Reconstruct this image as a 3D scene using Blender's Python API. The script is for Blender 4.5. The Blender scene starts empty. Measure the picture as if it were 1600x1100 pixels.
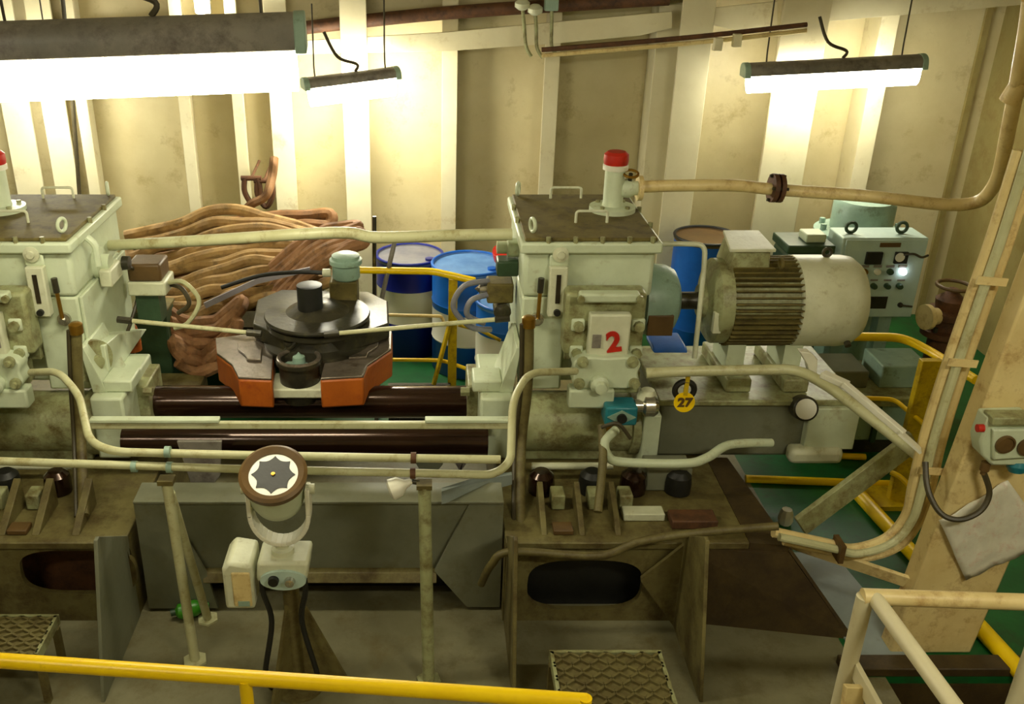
import bpy, bmesh, math, random
from mathutils import Vector, Matrix
random.seed(7)
SC = bpy.context.scene
COL = SC.collection
PI = math.pi

# ------------------------------------------------------------------ camera
F, CX, CY, TH, H = 1480.0, 670.0, 550.0, math.radians(24.7), 3.3
c_, s_ = math.cos(TH), math.sin(TH)
cam = bpy.data.cameras.new('camera')
cam.sensor_width = 36.0
cam.lens = F * 36.0 / 1600.0
cam.shift_x = (800 - CX) / 1600.0
cam.shift_y = 0.0
cam.clip_start = 0.05
co = bpy.data.objects.new('camera', cam)
COL.objects.link(co)
co.location = (0, 0, H)
co.rotation_euler = (PI / 2 - TH, 0, 0)
SC.camera = co

def ray(u, v):
    a = (CY - v) / F
    return ((u - CX) / F, c_ + a * s_, -s_ + a * c_)
def P(u, v, Y):
    r = ray(u, v); t = Y / r[1]
    return Vector((t * r[0], Y, H + t * r[2]))
def Z(u, v, z):
    r = ray(u, v); t = (z - H) / r[2]
    return Vector((t * r[0], t * r[1], z))

# ------------------------------------------------------------------ materials
def lin(c):
    return tuple(((x / 255) / 12.92 if x <= 10 else ((x / 255 + .055) / 1.055) ** 2.4) for x in c) + (1,)

def paint(name, rgb, rgb2=None, scale=4.0, rough=.5, metal=0.0, spot=None, spot_amt=.35, bump=.08, coat=0.0, fine=30.0):
    m = bpy.data.materials.new(name); m.use_nodes = True
    nt = m.node_tree; N = nt.nodes; L = nt.links
    b = N['Principled BSDF']
    tc = N.new('ShaderNodeTexCoord')
    n1 = N.new('ShaderNodeTexNoise'); n1.inputs['Scale'].default_value = scale; n1.inputs['Detail'].default_value = 6
    n1.inputs['Roughness'].default_value = .65
    L.new(tc.outputs['Object'], n1.inputs['Vector'])
    r1 = N.new('ShaderNodeValToRGB')
    r1.color_ramp.elements[0].position = .35; r1.color_ramp.elements[1].position = .65
    r1.color_ramp.elements[0].color = lin(rgb2 or tuple(x * .85 for x in rgb)); r1.color_ramp.elements[1].color = lin(rgb)
    L.new(n1.outputs['Fac'], r1.inputs['Fac'])
    out = r1.outputs['Color']
    if spot:
        n2 = N.new('ShaderNodeTexNoise'); n2.inputs['Scale'].default_value = scale * 2.3; n2.inputs['Detail'].default_value = 9
        n2.inputs['Roughness'].default_value = .75
        L.new(tc.outputs['Object'], n2.inputs['Vector'])
        r2 = N.new('ShaderNodeValToRGB')
        th = 1 - spot_amt
        r2.color_ramp.elements[0].position = max(.05, th - .12); r2.color_ramp.elements[1].position = min(.98, th + .1)
        L.new(n2.outputs['Fac'], r2.inputs['Fac'])
        mx = N.new('ShaderNodeMix'); mx.data_type = 'RGBA'
        L.new(r2.outputs['Color'], mx.inputs[0]); L.new(out, mx.inputs[6]); mx.inputs[7].default_value = lin(spot)
        out = mx.outputs[2]
    L.new(out, b.inputs['Base Color'])
    b.inputs['Roughness'].default_value = rough; b.inputs['Metallic'].default_value = metal
    if coat: b.inputs['Coat Weight'].default_value = coat; b.inputs['Coat Roughness'].default_value = .15
    if bump:
        n3 = N.new('ShaderNodeTexNoise'); n3.inputs['Scale'].default_value = fine; n3.inputs['Detail'].default_value = 4
        L.new(tc.outputs['Object'], n3.inputs['Vector'])
        bp = N.new('ShaderNodeBump'); bp.inputs['Strength'].default_value = bump; bp.inputs['Distance'].default_value = .02
        L.new(n3.outputs['Fac'], bp.inputs['Height']); L.new(bp.outputs['Normal'], b.inputs['Normal'])
    return m

def glow(name, rgb, strength):
    m = bpy.data.materials.new(name); m.use_nodes = True
    b = m.node_tree.nodes['Principled BSDF']
    b.inputs['Base Color'].default_value = lin((240, 240, 230))
    b.inputs['Emission Color'].default_value = lin(rgb); b.inputs['Emission Strength'].default_value = strength
    return m

M = {}
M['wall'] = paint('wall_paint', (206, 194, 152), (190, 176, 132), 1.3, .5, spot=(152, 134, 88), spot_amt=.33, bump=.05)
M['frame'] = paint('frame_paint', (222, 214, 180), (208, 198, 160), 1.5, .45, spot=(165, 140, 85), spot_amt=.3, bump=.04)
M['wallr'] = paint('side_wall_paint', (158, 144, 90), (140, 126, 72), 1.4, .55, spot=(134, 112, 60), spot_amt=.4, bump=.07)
M['ceil'] = paint('ceiling_paint', (200, 188, 150), None, 2, .6)
M['green'] = paint('green_deck', (16, 98, 42), (9, 76, 32), 2.5, .5, spot=(40, 62, 30), spot_amt=.38, bump=.06)
M['greyfl'] = paint('grey_deck', (126, 122, 94), (104, 100, 72), 2.2, .5, spot=(96, 86, 52), spot_amt=.4, bump=.08)
M['mach'] = paint('machine_paint', (206, 216, 188), (190, 200, 170), 3.5, .42, spot=(146, 134, 84), spot_amt=.31, bump=.05)
M['mach2'] = paint('machine_paint_soiled', (168, 172, 130), (140, 142, 98), 4, .45, spot=(100, 86, 44), spot_amt=.43, bump=.08)
M['olive'] = paint('soiled_lid', (112, 100, 48), (94, 83, 38), 5, .75, spot=(66, 56, 26), spot_amt=.4, bump=.08)
M['pale'] = paint('pale_paint', (214, 216, 190), (196, 198, 168), 5, .4, spot=(150, 140, 90), spot_amt=.32)
M['pipe'] = paint('pipe_paint', (200, 200, 160), (182, 180, 136), 4, .4, spot=(140, 120, 66), spot_amt=.36, bump=.04)
M['cream'] = paint('cream_pipe', (228, 208, 150), (212, 188, 128), 4, .42, spot=(160, 116, 60), spot_amt=.36, bump=.04)
M['found'] = paint('foundation_paint', (120, 112, 68), (96, 86, 46), 2.6, .55, spot=(72, 58, 26), spot_amt=.44, bump=.1)
M['foundd'] = paint('foundation_rusty_shaded', (78, 62, 28), (58, 45, 18), 2.6, .6, spot=(52, 38, 16), spot_amt=.46, bump=.12)  # rusty brown, with the shade of the dark areas painted in
M['grey'] = paint('grey_steel', (122, 124, 104), (104, 106, 86), 2, .45, spot=(100, 96, 66), spot_amt=.34, bump=.05)
M['greyblue'] = paint('grey_blue_sill', (142, 152, 150), (126, 136, 132), 3, .5, spot=(110, 112, 96), spot_amt=.3)
M['dark'] = paint('dark_greasy_steel', (62, 58, 44), (42, 40, 30), 5, .38, metal=.25, spot=(86, 80, 50), spot_amt=.36, bump=.1)
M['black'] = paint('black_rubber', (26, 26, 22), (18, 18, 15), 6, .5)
M['ram'] = paint('ram_steel', (60, 36, 22), (46, 27, 16), 3, .2, metal=.65, bump=.01, coat=.5)
M['rust'] = paint('rusty_brown', (104, 66, 36), (80, 50, 28), 6, .65, spot=(56, 34, 18), spot_amt=.42, bump=.12)
M['orange'] = paint('orange_primer', (178, 92, 20), (152, 74, 14), 4, .5, spot=(130, 44, 14), spot_amt=.34)
M['jawtop'] = paint('worn_steel', (128, 118, 106), (104, 94, 82), 6, .3, metal=.5, spot=(80, 62, 46), spot_amt=.38)
M['yellow'] = paint('yellow_paint', (250, 212, 0), (240, 198, 0), 5, .35, spot=(190, 140, 10), spot_amt=.28, bump=.03)
M['yellowd'] = paint('yellow_paint_worn', (206, 176, 6), (180, 150, 6), 5, .42, spot=(120, 92, 10), spot_amt=.4)
M['red'] = paint('red_paint', (196, 40, 22), (170, 30, 16), 6, .4)
M['white'] = paint('white_plastic', (232, 230, 214), (220, 218, 198), 5, .4)
M['blue'] = paint('blue_plastic', (24, 98, 190), (16, 84, 170), 4, .35)
M['navy'] = paint('navy_plastic', (20, 36, 132), (14, 26, 104), 4, .35)
M['bluelid'] = paint('scuffed_blue_lid', (98, 140, 190), (74, 116, 172), 6, .45)
M['greylid'] = paint('scuffed_grey_lid', (128, 126, 130), (104, 104, 116), 6, .45)
M['teal'] = paint('teal_paint', (40, 128, 140), (30, 108, 122), 6, .38)
M['ggreen'] = paint('grey_green_paint', (150, 176, 160), (130, 156, 140), 5, .42, spot=(90, 100, 70), spot_amt=.34)
M['panel'] = paint('panel_paint', (184, 206, 196), (172, 194, 184), 5, .38)
M['chrome'] = paint('bare_metal', (200, 198, 188), (176, 172, 160), 8, .22, metal=.9)
M['brass'] = paint('brass', (170, 130, 50), (140, 104, 36), 8, .32, metal=.8)
M['lampbody'] = paint('lamp_housing', (138, 132, 122), (112, 108, 100), 4, .45, spot=(86, 76, 70), spot_amt=.4)
M['cable'] = paint('cable', (70, 62, 40), (54, 48, 30), 8, .5)
M['brown'] = paint('brown_cover', (104, 78, 40), (84, 62, 30), 5, .5)
M['glass'] = paint('gauge_glass', (52, 44, 32), (40, 34, 24), 6, .15)
M['card'] = paint('dial_white', (232, 232, 222), (224, 224, 212), 5, .35)
M['plastic'] = paint('crumpled_sheet', (226, 222, 204), (208, 204, 184), 6, .35, spot=(206, 166, 146), spot_amt=.36, bump=.25, fine=14)
M['tarp'] = paint('grey_tarp', (150, 144, 150), (128, 122, 130), 4, .45)
M['dkgreen'] = paint('dark_green_paint', (52, 78, 52), (38, 60, 38), 5, .45)
M['bottle'] = paint('green_plastic', (60, 140, 20), (40, 112, 14), 6, .35)
M['lamp'] = glow('lamp_tube', (255, 250, 228), 74.0)
M['lampr'] = glow('lamp_tube_motor', (255, 250, 228), 24.0)
M['fillcol'] = glow('fill_tube_column', (255, 249, 220), 62.0)  # tube of the added fill lamp that brightens the column
M['fillmach'] = glow('fill_tube_machine', (255, 249, 220), 30.0)  # tube of the added fill lamp for the machine fronts
M['lampbig'] = glow('lamp_tube_near', (255, 247, 214), 24.0)
M['led'] = glow('indicator_lamp', (240, 245, 255), 5.0)

def rope_mat(name, a, b):
    m = paint(name, a, b, 5, .8, spot=tuple(x * .55 for x in a), spot_amt=.38, bump=0)
    nt = m.node_tree; N = nt.nodes; L = nt.links
    uv = N.new('ShaderNodeUVMap')
    w = N.new('ShaderNodeTexWave'); w.wave_type = 'BANDS'; w.bands_direction = 'DIAGONAL'
    w.inputs['Scale'].default_value = 1.0; w.inputs['Distortion'].default_value = 1.2
    L.new(uv.outputs['UV'], w.inputs['Vector'])
    bp = N.new('ShaderNodeBump'); bp.inputs['Strength'].default_value = 1.0; bp.inputs['Distance'].default_value = .03
    L.new(w.outputs['Fac'], bp.inputs['Height']); L.new(bp.outputs['Normal'], N['Principled BSDF'].inputs['Normal'])
    return m
M['rope'] = rope_mat('tan_rope', (176, 142, 88), (136, 104, 60))
M['rope2'] = rope_mat('reddish_rope', (164, 120, 80), (126, 86, 52))
M['rope3'] = rope_mat('brown_rope', (130, 92, 50), (104, 70, 36))

# ------------------------------------------------------------------ mesh builder
class MB:
    def __init__(self, xf=None):
        self.bm = bmesh.new(); self.xf = xf
        self.uv = self.bm.loops.layers.uv.new('UVMap')
    def _v(self, pts): return [self.bm.verts.new(p) for p in pts]
    def _f(self, vs):
        try: return self.bm.faces.new(vs)
        except ValueError: return None
    def box(self, x0, x1, y0, y1, z0, z1):
        v = self._v([(x, y, z) for z in (z0, z1) for y in (y0, y1) for x in (x0, x1)])
        for q in ((0, 1, 3, 2), (4, 6, 7, 5), (0, 4, 5, 1), (1, 5, 7, 3), (3, 7, 6, 2), (2, 6, 4, 0)):
            self._f([v[i] for i in q])
        return self
    def bar(self, a, b, w, d, up=(0, 0, 1)):
        """rectangular bar from a to b, w across (sideways), d along up-ish"""
        a, b = Vector(a), Vector(b); t = (b - a).normalized()
        s = t.cross(Vector(up))
        if s.length < 1e-4: s = t.cross(Vector((0, 1, 0)))
        s.normalize(); n = s.cross(t).normalized()
        pts = []
        for p in (a, b):
            for i, j in ((-1, -1), (1, -1), (1, 1), (-1, 1)):
                pts.append(p + s * (w / 2 * i) + n * (d / 2 * j))
        v = self._v(pts)
        self._f(v[0:4][::-1]); self._f(v[4:8])
        for i in range(4): self._f([v[i], v[(i + 1) % 4], v[4 + (i + 1) % 4], v[4 + i]])
        return self
    def prism(self, poly, ext):
        """poly: list of 3-D points (planar), ext: vector"""
        e = Vector(ext); a = self._v(poly); b = self._v([Vector(p) + e for p in poly])
        self._f(a[::-1]); self._f(b); n = len(a)
        for i in range(n): self._f([a[i], a[(i + 1) % n], b[(i + 1) % n], b[i]])
        return self
    def cyl(self, a, b, r, r2=None, n=24, cap=True):
        a, b = Vector(a), Vector(b); t = (b - a).normalized()
        s = t.orthogonal().normalized(); w = t.cross(s)
        r2 = r if r2 is None else r2
        A = []; B = []
        for i in range(n):
            q = 2 * PI * i / n; d = s * math.cos(q) + w * math.sin(q)
            A.append(a + d * r); B.append(b + d * r2)
        A = self._v(A); B = self._v(B)
        for i in range(n): self._f([A[i], A[(i + 1) % n], B[(i + 1) % n], B[i]])
        if cap: self._f(A[::-1]); self._f(B)
        return self
    def lathe(self, base, axis, prof, n=28, caps=True):
        """prof: (r, h) along axis"""
        base = Vector(base); t = Vector(axis).normalized(); s = t.orthogonal().normalized(); w = t.cross(s)
        rings = []
        for r, h in prof:
            if r < 1e-5: rings.append(self._v([base + t * h]))
            else: rings.append(self._v([base + t * h + (s * math.cos(2 * PI * i / n) + w * math.sin(2 * PI * i / n)) * r for i in range(n)]))
        for A, B in zip(rings, rings[1:]):
            if len(A) == 1 and len(B) == 1: continue
            if len(A) == 1:
                for i in range(n): self._f([A[0], B[(i + 1) % n], B[i]])
            elif len(B) == 1:
                for i in range(n): self._f([A[i], A[(i + 1) % n], B[0]])
            else:
                for i in range(n): self._f([A[i], A[(i + 1) % n], B[(i + 1) % n], B[i]])
        if caps and len(rings[0]) > 1: self._f(rings[0][::-1])
        if caps and len(rings[-1]) > 1: self._f(rings[-1])
        return self
    def tube(self, pts, r, fil=.06, n=12, k=6, smooth=False, rscale=None, cap=True):
        pts = [Vector(p) for p in pts]
        if smooth:
            out = []
            for i in range(len(pts) - 1):
                p0 = pts[max(i - 1, 0)]; p1 = pts[i]; p2 = pts[i + 1]; p3 = pts[min(i + 2, len(pts) - 1)]
                for j in range(k):
                    t = j / k
                    out.append(.5 * ((2 * p1) + (p2 - p0) * t + (2 * p0 - 5 * p1 + 4 * p2 - p3) * t * t + (3 * p1 - p0 - 3 * p2 + p3) * t ** 3))
            out.append(pts[-1])
        else:
            out = [pts[0]]
            for i in range(1, len(pts) - 1):
                a, p, b = pts[i - 1], pts[i], pts[i + 1]
                f = min(fil, (p - a).length * .48, (b - p).length * .48)
                q0 = p + (a - p).normalized() * f; q1 = p + (b - p).normalized() * f
                for j in range(k + 1):
                    t = j / k; out.append(q0 * (1 - t) ** 2 + p * 2 * t * (1 - t) + q1 * t * t)
            out.append(pts[-1])
        pts = [out[0]]
        for p in out[1:]:
            if (p - pts[-1]).length > 1e-4: pts.append(p)
        ts = []
        for i in range(len(pts)):
            ts.append((pts[min(i + 1, len(pts) - 1)] - pts[max(i - 1, 0)]).normalized())
        s = ts[0].orthogonal().normalized(); rings = []; d = 0; ds = []
        for i, p in enumerate(pts):
            if i: d += (p - pts[i - 1]).length
            ds.append(d)
            s = (s - ts[i] * s.dot(ts[i])).normalized(); w = ts[i].cross(s)
            rr = r * (rscale(i / (len(pts) - 1)) if rscale else 1)
            rings.append(self._v([p + (s * math.cos(2 * PI * j / n) + w * math.sin(2 * PI * j / n)) * rr for j in range(n)]))
        for i, (A, B) in enumerate(zip(rings, rings[1:])):
            for j in range(n):
                f = self._f([A[j], A[(j + 1) % n], B[(j + 1) % n], B[j]])
                if f:
                    U = ((j / n, ds[i]), ((j + 1) / n, ds[i]), ((j + 1) / n, ds[i + 1]), (j / n, ds[i + 1]))
                    for l, q in zip(f.loops, U): l[self.uv].uv = (q[0] * .35, q[1] * 2.6)
        if cap: self._f(rings[0][::-1]); self._f(rings[-1])
        return self
    def torus(self, cen, axis, R, r, n=24, m=10):
        cen = Vector(cen); t = Vector(axis).normalized(); s = t.orthogonal().normalized(); w = t.cross(s)
        rings = []
        for i in range(n):
            q = 2 * PI * i / n; d = s * math.cos(q) + w * math.sin(q)
            rings.append(self._v([cen + d * (R + r * math.cos(2 * PI * j / m)) + t * (r * math.sin(2 * PI * j / m)) for j in range(m)]))
        for i in range(n):
            A, B = rings[i], rings[(i + 1) % n]
            for j in range(m): self._f([A[j], A[(j + 1) % m], B[(j + 1) % m], B[j]])
        return self
    def ball(self, cen, r, sc=(1, 1, 1), n=16, m=10):
        cen = Vector(cen)
        prof = [(math.sin(PI * j / m) * r, -math.cos(PI * j / m) * r) for j in range(m + 1)]
        st = len(self.bm.verts)
        self.lathe((0, 0, 0), (0, 0, 1), prof, n)
        self.bm.verts.ensure_lookup_table()
        for v in self.bm.verts[st:]:
            v.co = Vector((v.co.x * sc[0], v.co.y * sc[1], v.co.z * sc[2])) + cen
        return self
    def plate_hole(self, poly, hole, ext):
        """planar polygon with a hole extruded by ext"""
        bm = self.bm; e = Vector(ext); loops = []
        for off in (Vector((0, 0, 0)), e):
            vo = self._v([Vector(p) + off for p in poly]); vh = self._v([Vector(p) + off for p in hole])
            ed = []
            for V in (vo, vh):
                for i in range(len(V)): ed.append(bm.edges.new((V[i], V[(i + 1) % len(V)])))
            bmesh.ops.triangle_fill(bm, use_beauty=True, use_dissolve=False, edges=ed)
            loops.append((vo, vh))
        for k in (0, 1):
            A, B = loops[0][k], loops[1][k]; n = len(A)
            for i in range(n): self._f([A[i], A[(i + 1) % n], B[(i + 1) % n], B[i]])
        return self
    def build(self, name, mat, parent=None, bev=0, loc=None, ang=35, label=None):
        bm = self.bm
        if self.xf:
            for v in bm.verts: v.co = self.xf(v.co)
        bmesh.ops.recalc_face_normals(bm, faces=bm.faces[:])
        if parent is not None: off = ORG[parent.name]
        else:
            if loc is None:
                xs = [v.co for v in bm.verts]
                off = Vector(((min(p.x for p in xs) + max(p.x for p in xs)) / 2, (min(p.y for p in xs) + max(p.y for p in xs)) / 2, min(p.z for p in xs)))
            else: off = Vector(loc)
        for v in bm.verts: v.co -= off
        me = bpy.data.meshes.new(name); bm.to_mesh(me); bm.free()
        me.materials.append(M[mat] if isinstance(mat, str) else mat)
        for p in me.polygons: p.use_smooth = True
        me.set_sharp_from_angle(angle=math.radians(ang))
        o = bpy.data.objects.new(name, me); COL.objects.link(o)
        if parent is not None: o.parent = parent
        else: o.location = off
        ORG[o.name] = off
        if bev:
            md = o.modifiers.new('bevel', 'BEVEL'); md.width = bev; md.segments = 2; md.limit_method = 'ANGLE'; md.angle_limit = math.radians(40)
        if label: o['label'] = label
        return o
ORG = {}

def thing(name, label, cat, loc, group=None):
    o = bpy.data.objects.new(name, None); COL.objects.link(o); o.empty_display_size = .1
    o.location = loc; ORG[o.name] = Vector(loc)
    o['label'] = label; o['category'] = cat
    if group: o['group'] = group
    return o
def tag(o, label, cat, group=None):
    o['label'] = label; o['category'] = cat
    if group: o['group'] = group
    return o
def struct(o):
    o['kind'] = 'structure'; return o
def copy_tree(o, parent=None):
    c = o.copy(); COL.objects.link(c); ORG[c.name] = ORG[o.name]
    if parent is not None: c.parent = parent
    for ch in list(o.children): copy_tree(ch, c)
    return c
def bez(pts): return pts
def text_mesh(body, size, ext):
    cu = bpy.data.curves.new('text', 'FONT'); cu.body = body; cu.size = size; cu.extrude = ext; cu.offset = size * .035
    cu.align_x = 'CENTER'; cu.align_y = 'CENTER'
    o = bpy.data.objects.new('text', cu); COL.objects.link(o)
    dg = bpy.context.evaluated_depsgraph_get(); me = bpy.data.meshes.new_from_object(o.evaluated_get(dg))
    bpy.data.objects.remove(o)
    return me
def text_part(name, body, size, ext, mat, parent, loc, rot):
    me = text_mesh(body, size, ext); me.materials.clear(); me.materials.append(M[mat])
    o = bpy.data.objects.new(name, me); COL.objects.link(o); o.parent = parent
    o.location = Vector(loc) - ORG[parent.name]; o.rotation_euler = rot; ORG[o.name] = Vector(loc)
    return o

exec_sections = []
# ================================================================== SETTING
XL, XR, YB, YF, ZC = -6.0, 4.6, 8.0, -3.0, 4.3
b = MB()
def fl(x0, x1, y0, y1): b.box(x0, x1, y0, y1, -.04, 0)
PX0, PX1, PY0, PY1 = 2.18, 4.2, 2.0, 3.46
fl(XL, 2.06, YF, 5.75); fl(2.06, XR, PY1, 5.75); fl(XL, XR, 5.75, YB)
fl(2.06, PX0, YF, PY1); fl(PX0, PX1, YF, PY0); fl(PX1, XR, YF, PY1)
fo = b.build('floor', 'green', loc=(0, 0, 0)); struct(fo)
fo.data.materials.append(M['greyfl'])
for p in fo.data.polygons:
    c = p.center
    if c.x < 2.06 and c.y < 5.6: p.material_index = 1
    if c.y < PY1 - .3: p.material_index = 1
# sunken hatch at the rail
b = MB()
b.box(PX0 - .03, PX0, PY0, PY1, -1.2, -.04); b.box(PX1, PX1 + .03, PY0, PY1, -1.2, -.04)
b.box(PX0, PX1, PY0 - .03, PY0, -1.2, -.04); b.box(PX0, PX1, PY1, PY1 + .03, -1.2, -.04)
b.box(PX0, PX1, PY0, PY1, -1.24, -1.2)
struct(b.build('trim_1', 'foundd', loc=(3, 3, -1.2)))
struct(MB().box(XL, XR, YF, YB, ZC, ZC + .05).build('ceiling', 'ceil'))
struct(MB().box(XL - .05, XL, YF, YB, 0, ZC).build('wall_left', 'wall'))
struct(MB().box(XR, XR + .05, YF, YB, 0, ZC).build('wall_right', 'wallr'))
struct(MB().box(XL, XR, YF - .05, YF, 0, ZC).build('wall_front', 'ceil'))
wb = struct(MB().box(XL, XR, YB, YB + .05, 0, ZC).build('wall_back', 'wall'))
def frame(ul, ur, Yf, name='stiffener', mat='frame', v=200, web=None, z0=0.0):
    x0 = P(ul, v, Yf).x; x1 = P(ur, v, Yf).x; xm = (x0 + x1) / 2 if web is None else (x0 if web == 'l' else x1)
    m = MB(); m.box(x0, x1, Yf, Yf + .025, z0, ZC)
    m.box(xm - .01 if web != 'l' else xm, xm + .01 if web != 'r' else xm, Yf + .02, YB, z0, ZC)
    return m.build(name, mat, wb, bev=.004)
for ul, ur in ((-190, -150), (-100, -60), (8, 52), (70, 108), (124, 142), (283, 301), (366, 384), (424, 458)):
    frame(ul, ur, 7.76)
frame(537, 577, 7.55, 'web_frame')
frame(690, 714, 7.72, web='r'); frame(846, 869, 7.72, web='r'); frame(1012, 1054, 7.74, web='l')
frame(1047, 1096, 7.5, 'web_frame'); frame(1198, 1268, 7.48, 'web_frame'); frame(1345, 1372, 7.72, web='l')
# stringer running across the frames, rising to one side
def strip(pts, Y, d, name, mat='frame', par=wb):
    return MB().prism([P(u, v, Y) for u, v in pts], (0, d, 0)).build(name, mat, par, bev=.003)
strip([(-200, 95), (500, 62), (700, 50), (850, 36), (1050, 18), (1050, 44), (1000, 56), (870, 68), (700, 80), (500, 84), (-200, 118)], 7.58, .02, 'stringer')
strip([(1085, 15), (1215, 2), (1215, 44), (1150, 47), (1115, 40), (1095, 30)], 7.58, .02, 'stringer')
strip([(1262, -60), (1640, -70), (1640, 4), (1300, 33), (1262, 33)], 7.58, .02, 'stringer')
m = MB(); A, B2 = P(-200, 94, 7.6), P(1600, -34, 7.6)
m.prism([A, B2, B2 + Vector((0, .39, 0)), A + Vector((0, .39, 0))], (0, 0, .02)); m.build('stringer_shelf', 'olive', wb)
# crease strip in the corner
struct(MB().bar((XR - .14, YB - .02, 0), (XR - .14, YB - .02, ZC), .05, .03, up=(0, 1, 0)).build('trim_2', 'wallr'))
m = MB(); m.box(4.1, 4.13, 7.3, 8.0, 1.1, 1.16); 
# big square column
cl = [(2.27, 0), (2.67, 0), (3.10, ZC), (2.66, ZC)]
struct(MB().prism([(x, 3.62, z) for x, z in cl], (0, .11, 0)).build('column', 'cream', bev=.01))
# deck coaming along the hatch
struct(MB().box(1.98, 4.2, 3.46, 3.56, 0, .05).build('trim_3', 'foundd', bev=.006))
# grey sill beside the foundation
struct(MB().prism([Z(1225, 862, .012), Z(1304, 866, .012), Z(1450, 1040, .012), Z(1350, 1040, .012)], (0, 0, -.01)).build('trim_4', 'greyblue'))

# ================================================================== LAMPS
def lampfix(label, A, B, w, hh, hd, mat, cable_to, flat=True):
    A, B = Vector(A), Vector(B); t = (B - A).normalized()
    s = t.cross(Vector((0, 0, 1))).normalized(); n = s.cross(t)
    r = thing('fluorescent_lamp', label, 'lamp', (A + B) / 2)
    hs = [(w * .5 * math.cos(PI * i / 14), hh * math.sin(PI * i / 14) ** .5) for i in range(15)]
    MB().prism([A + s * x + n * z for x, z in hs], B - A).build('housing', 'lampbody', r, bev=.006)
    q = [(w * .46 * math.cos(PI * i / 10), -hd * math.sin(PI * i / 10) ** .7) for i in range(11)]
    A2, B3 = A + t * .03, B - t * .03
    MB().prism([A2 + s * x + n * (z - .002) for x, z in q], B3 - A2).build('diffuser', mat, r)
    for E, sg in ((A, -1), (B, 1)):
        cs = [(w * .515 * math.cos(PI * i / 14), -.012 + (hh + .016) * math.sin(PI * i / 14) ** .5) for i in range(15)]
        MB().prism([E + s * x + n * z - t * (.03 if sg > 0 else -.03) for x, z in cs], t * (.045 * sg)).build('end_cap', 'ggreen', r, bev=.006)
    for f in (.12, .88):
        p = A.lerp(B, f) + n * hh
        MB().tube([p, p + n * .06, Vector((p.x, p.y + .02, p.z + cable_to))], .006, n=8).build('hanger', 'cable', r)
    p = A.lerp(B, .55) + n * hh
    MB().tube([p, p + n * .05 + t * .02, p + n * .12 - t * .12, p + n * .3 - t * .2], .012, smooth=True, n=8).build('supply_cable', 'cable', r)
    return r
lampfix('large weathered fluorescent lamp hanging in front of the wall above the rope heap',
        P(-45, 92, 3.66), P(474, 74, 3.78), .2, .13, .16, 'lampbig', 1.2)
lampfix('small fluorescent lamp with bent wire hangers beside the brightest wall frame',
        P(476, 137, 7.1), P(620, 119, 7.32), .17, .07, .14, 'lamp', .5)
lampfix('fluorescent lamp with grey-green housing hanging above the electric motor and control panel',
        P(1163, 118, 7.3), P(1440, 104, 7.24), .17, .09, .13, 'lampr', .55)
lp = P(314, 6, 7.68)
r = thing('bulkhead_lamp', 'small glaring bulkhead lamp high on the wall above the large hanging lamp', 'lamp', lp)
MB().box(lp.x - .06, lp.x + .06, 7.73, 7.77, lp.z - .08, lp.z + .08).build('base', 'lampbody', r, bev=.008)
MB().box(lp.x - .045, lp.x + .045, 7.64, 7.73, lp.z - .07, lp.z + .07).build('diffuser', 'lamp', r, bev=.02)
# added fill lamps, unseen, brightening the machine fronts and the column
for i, (x, y, lab) in enumerate(((-2.6, .6, 'added unseen fill lamp behind the photographer over the machine with the hanging lamp'),
                            (2.3, .5, 'added unseen fill lamp behind the photographer over the middle platform'),)):
    r = lampfix(lab, (x - .6, y, 3.95), (x + .6, y, 3.95), .2, .12, .1, ('fillmach', 'fillcol')[i], .2)
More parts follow.
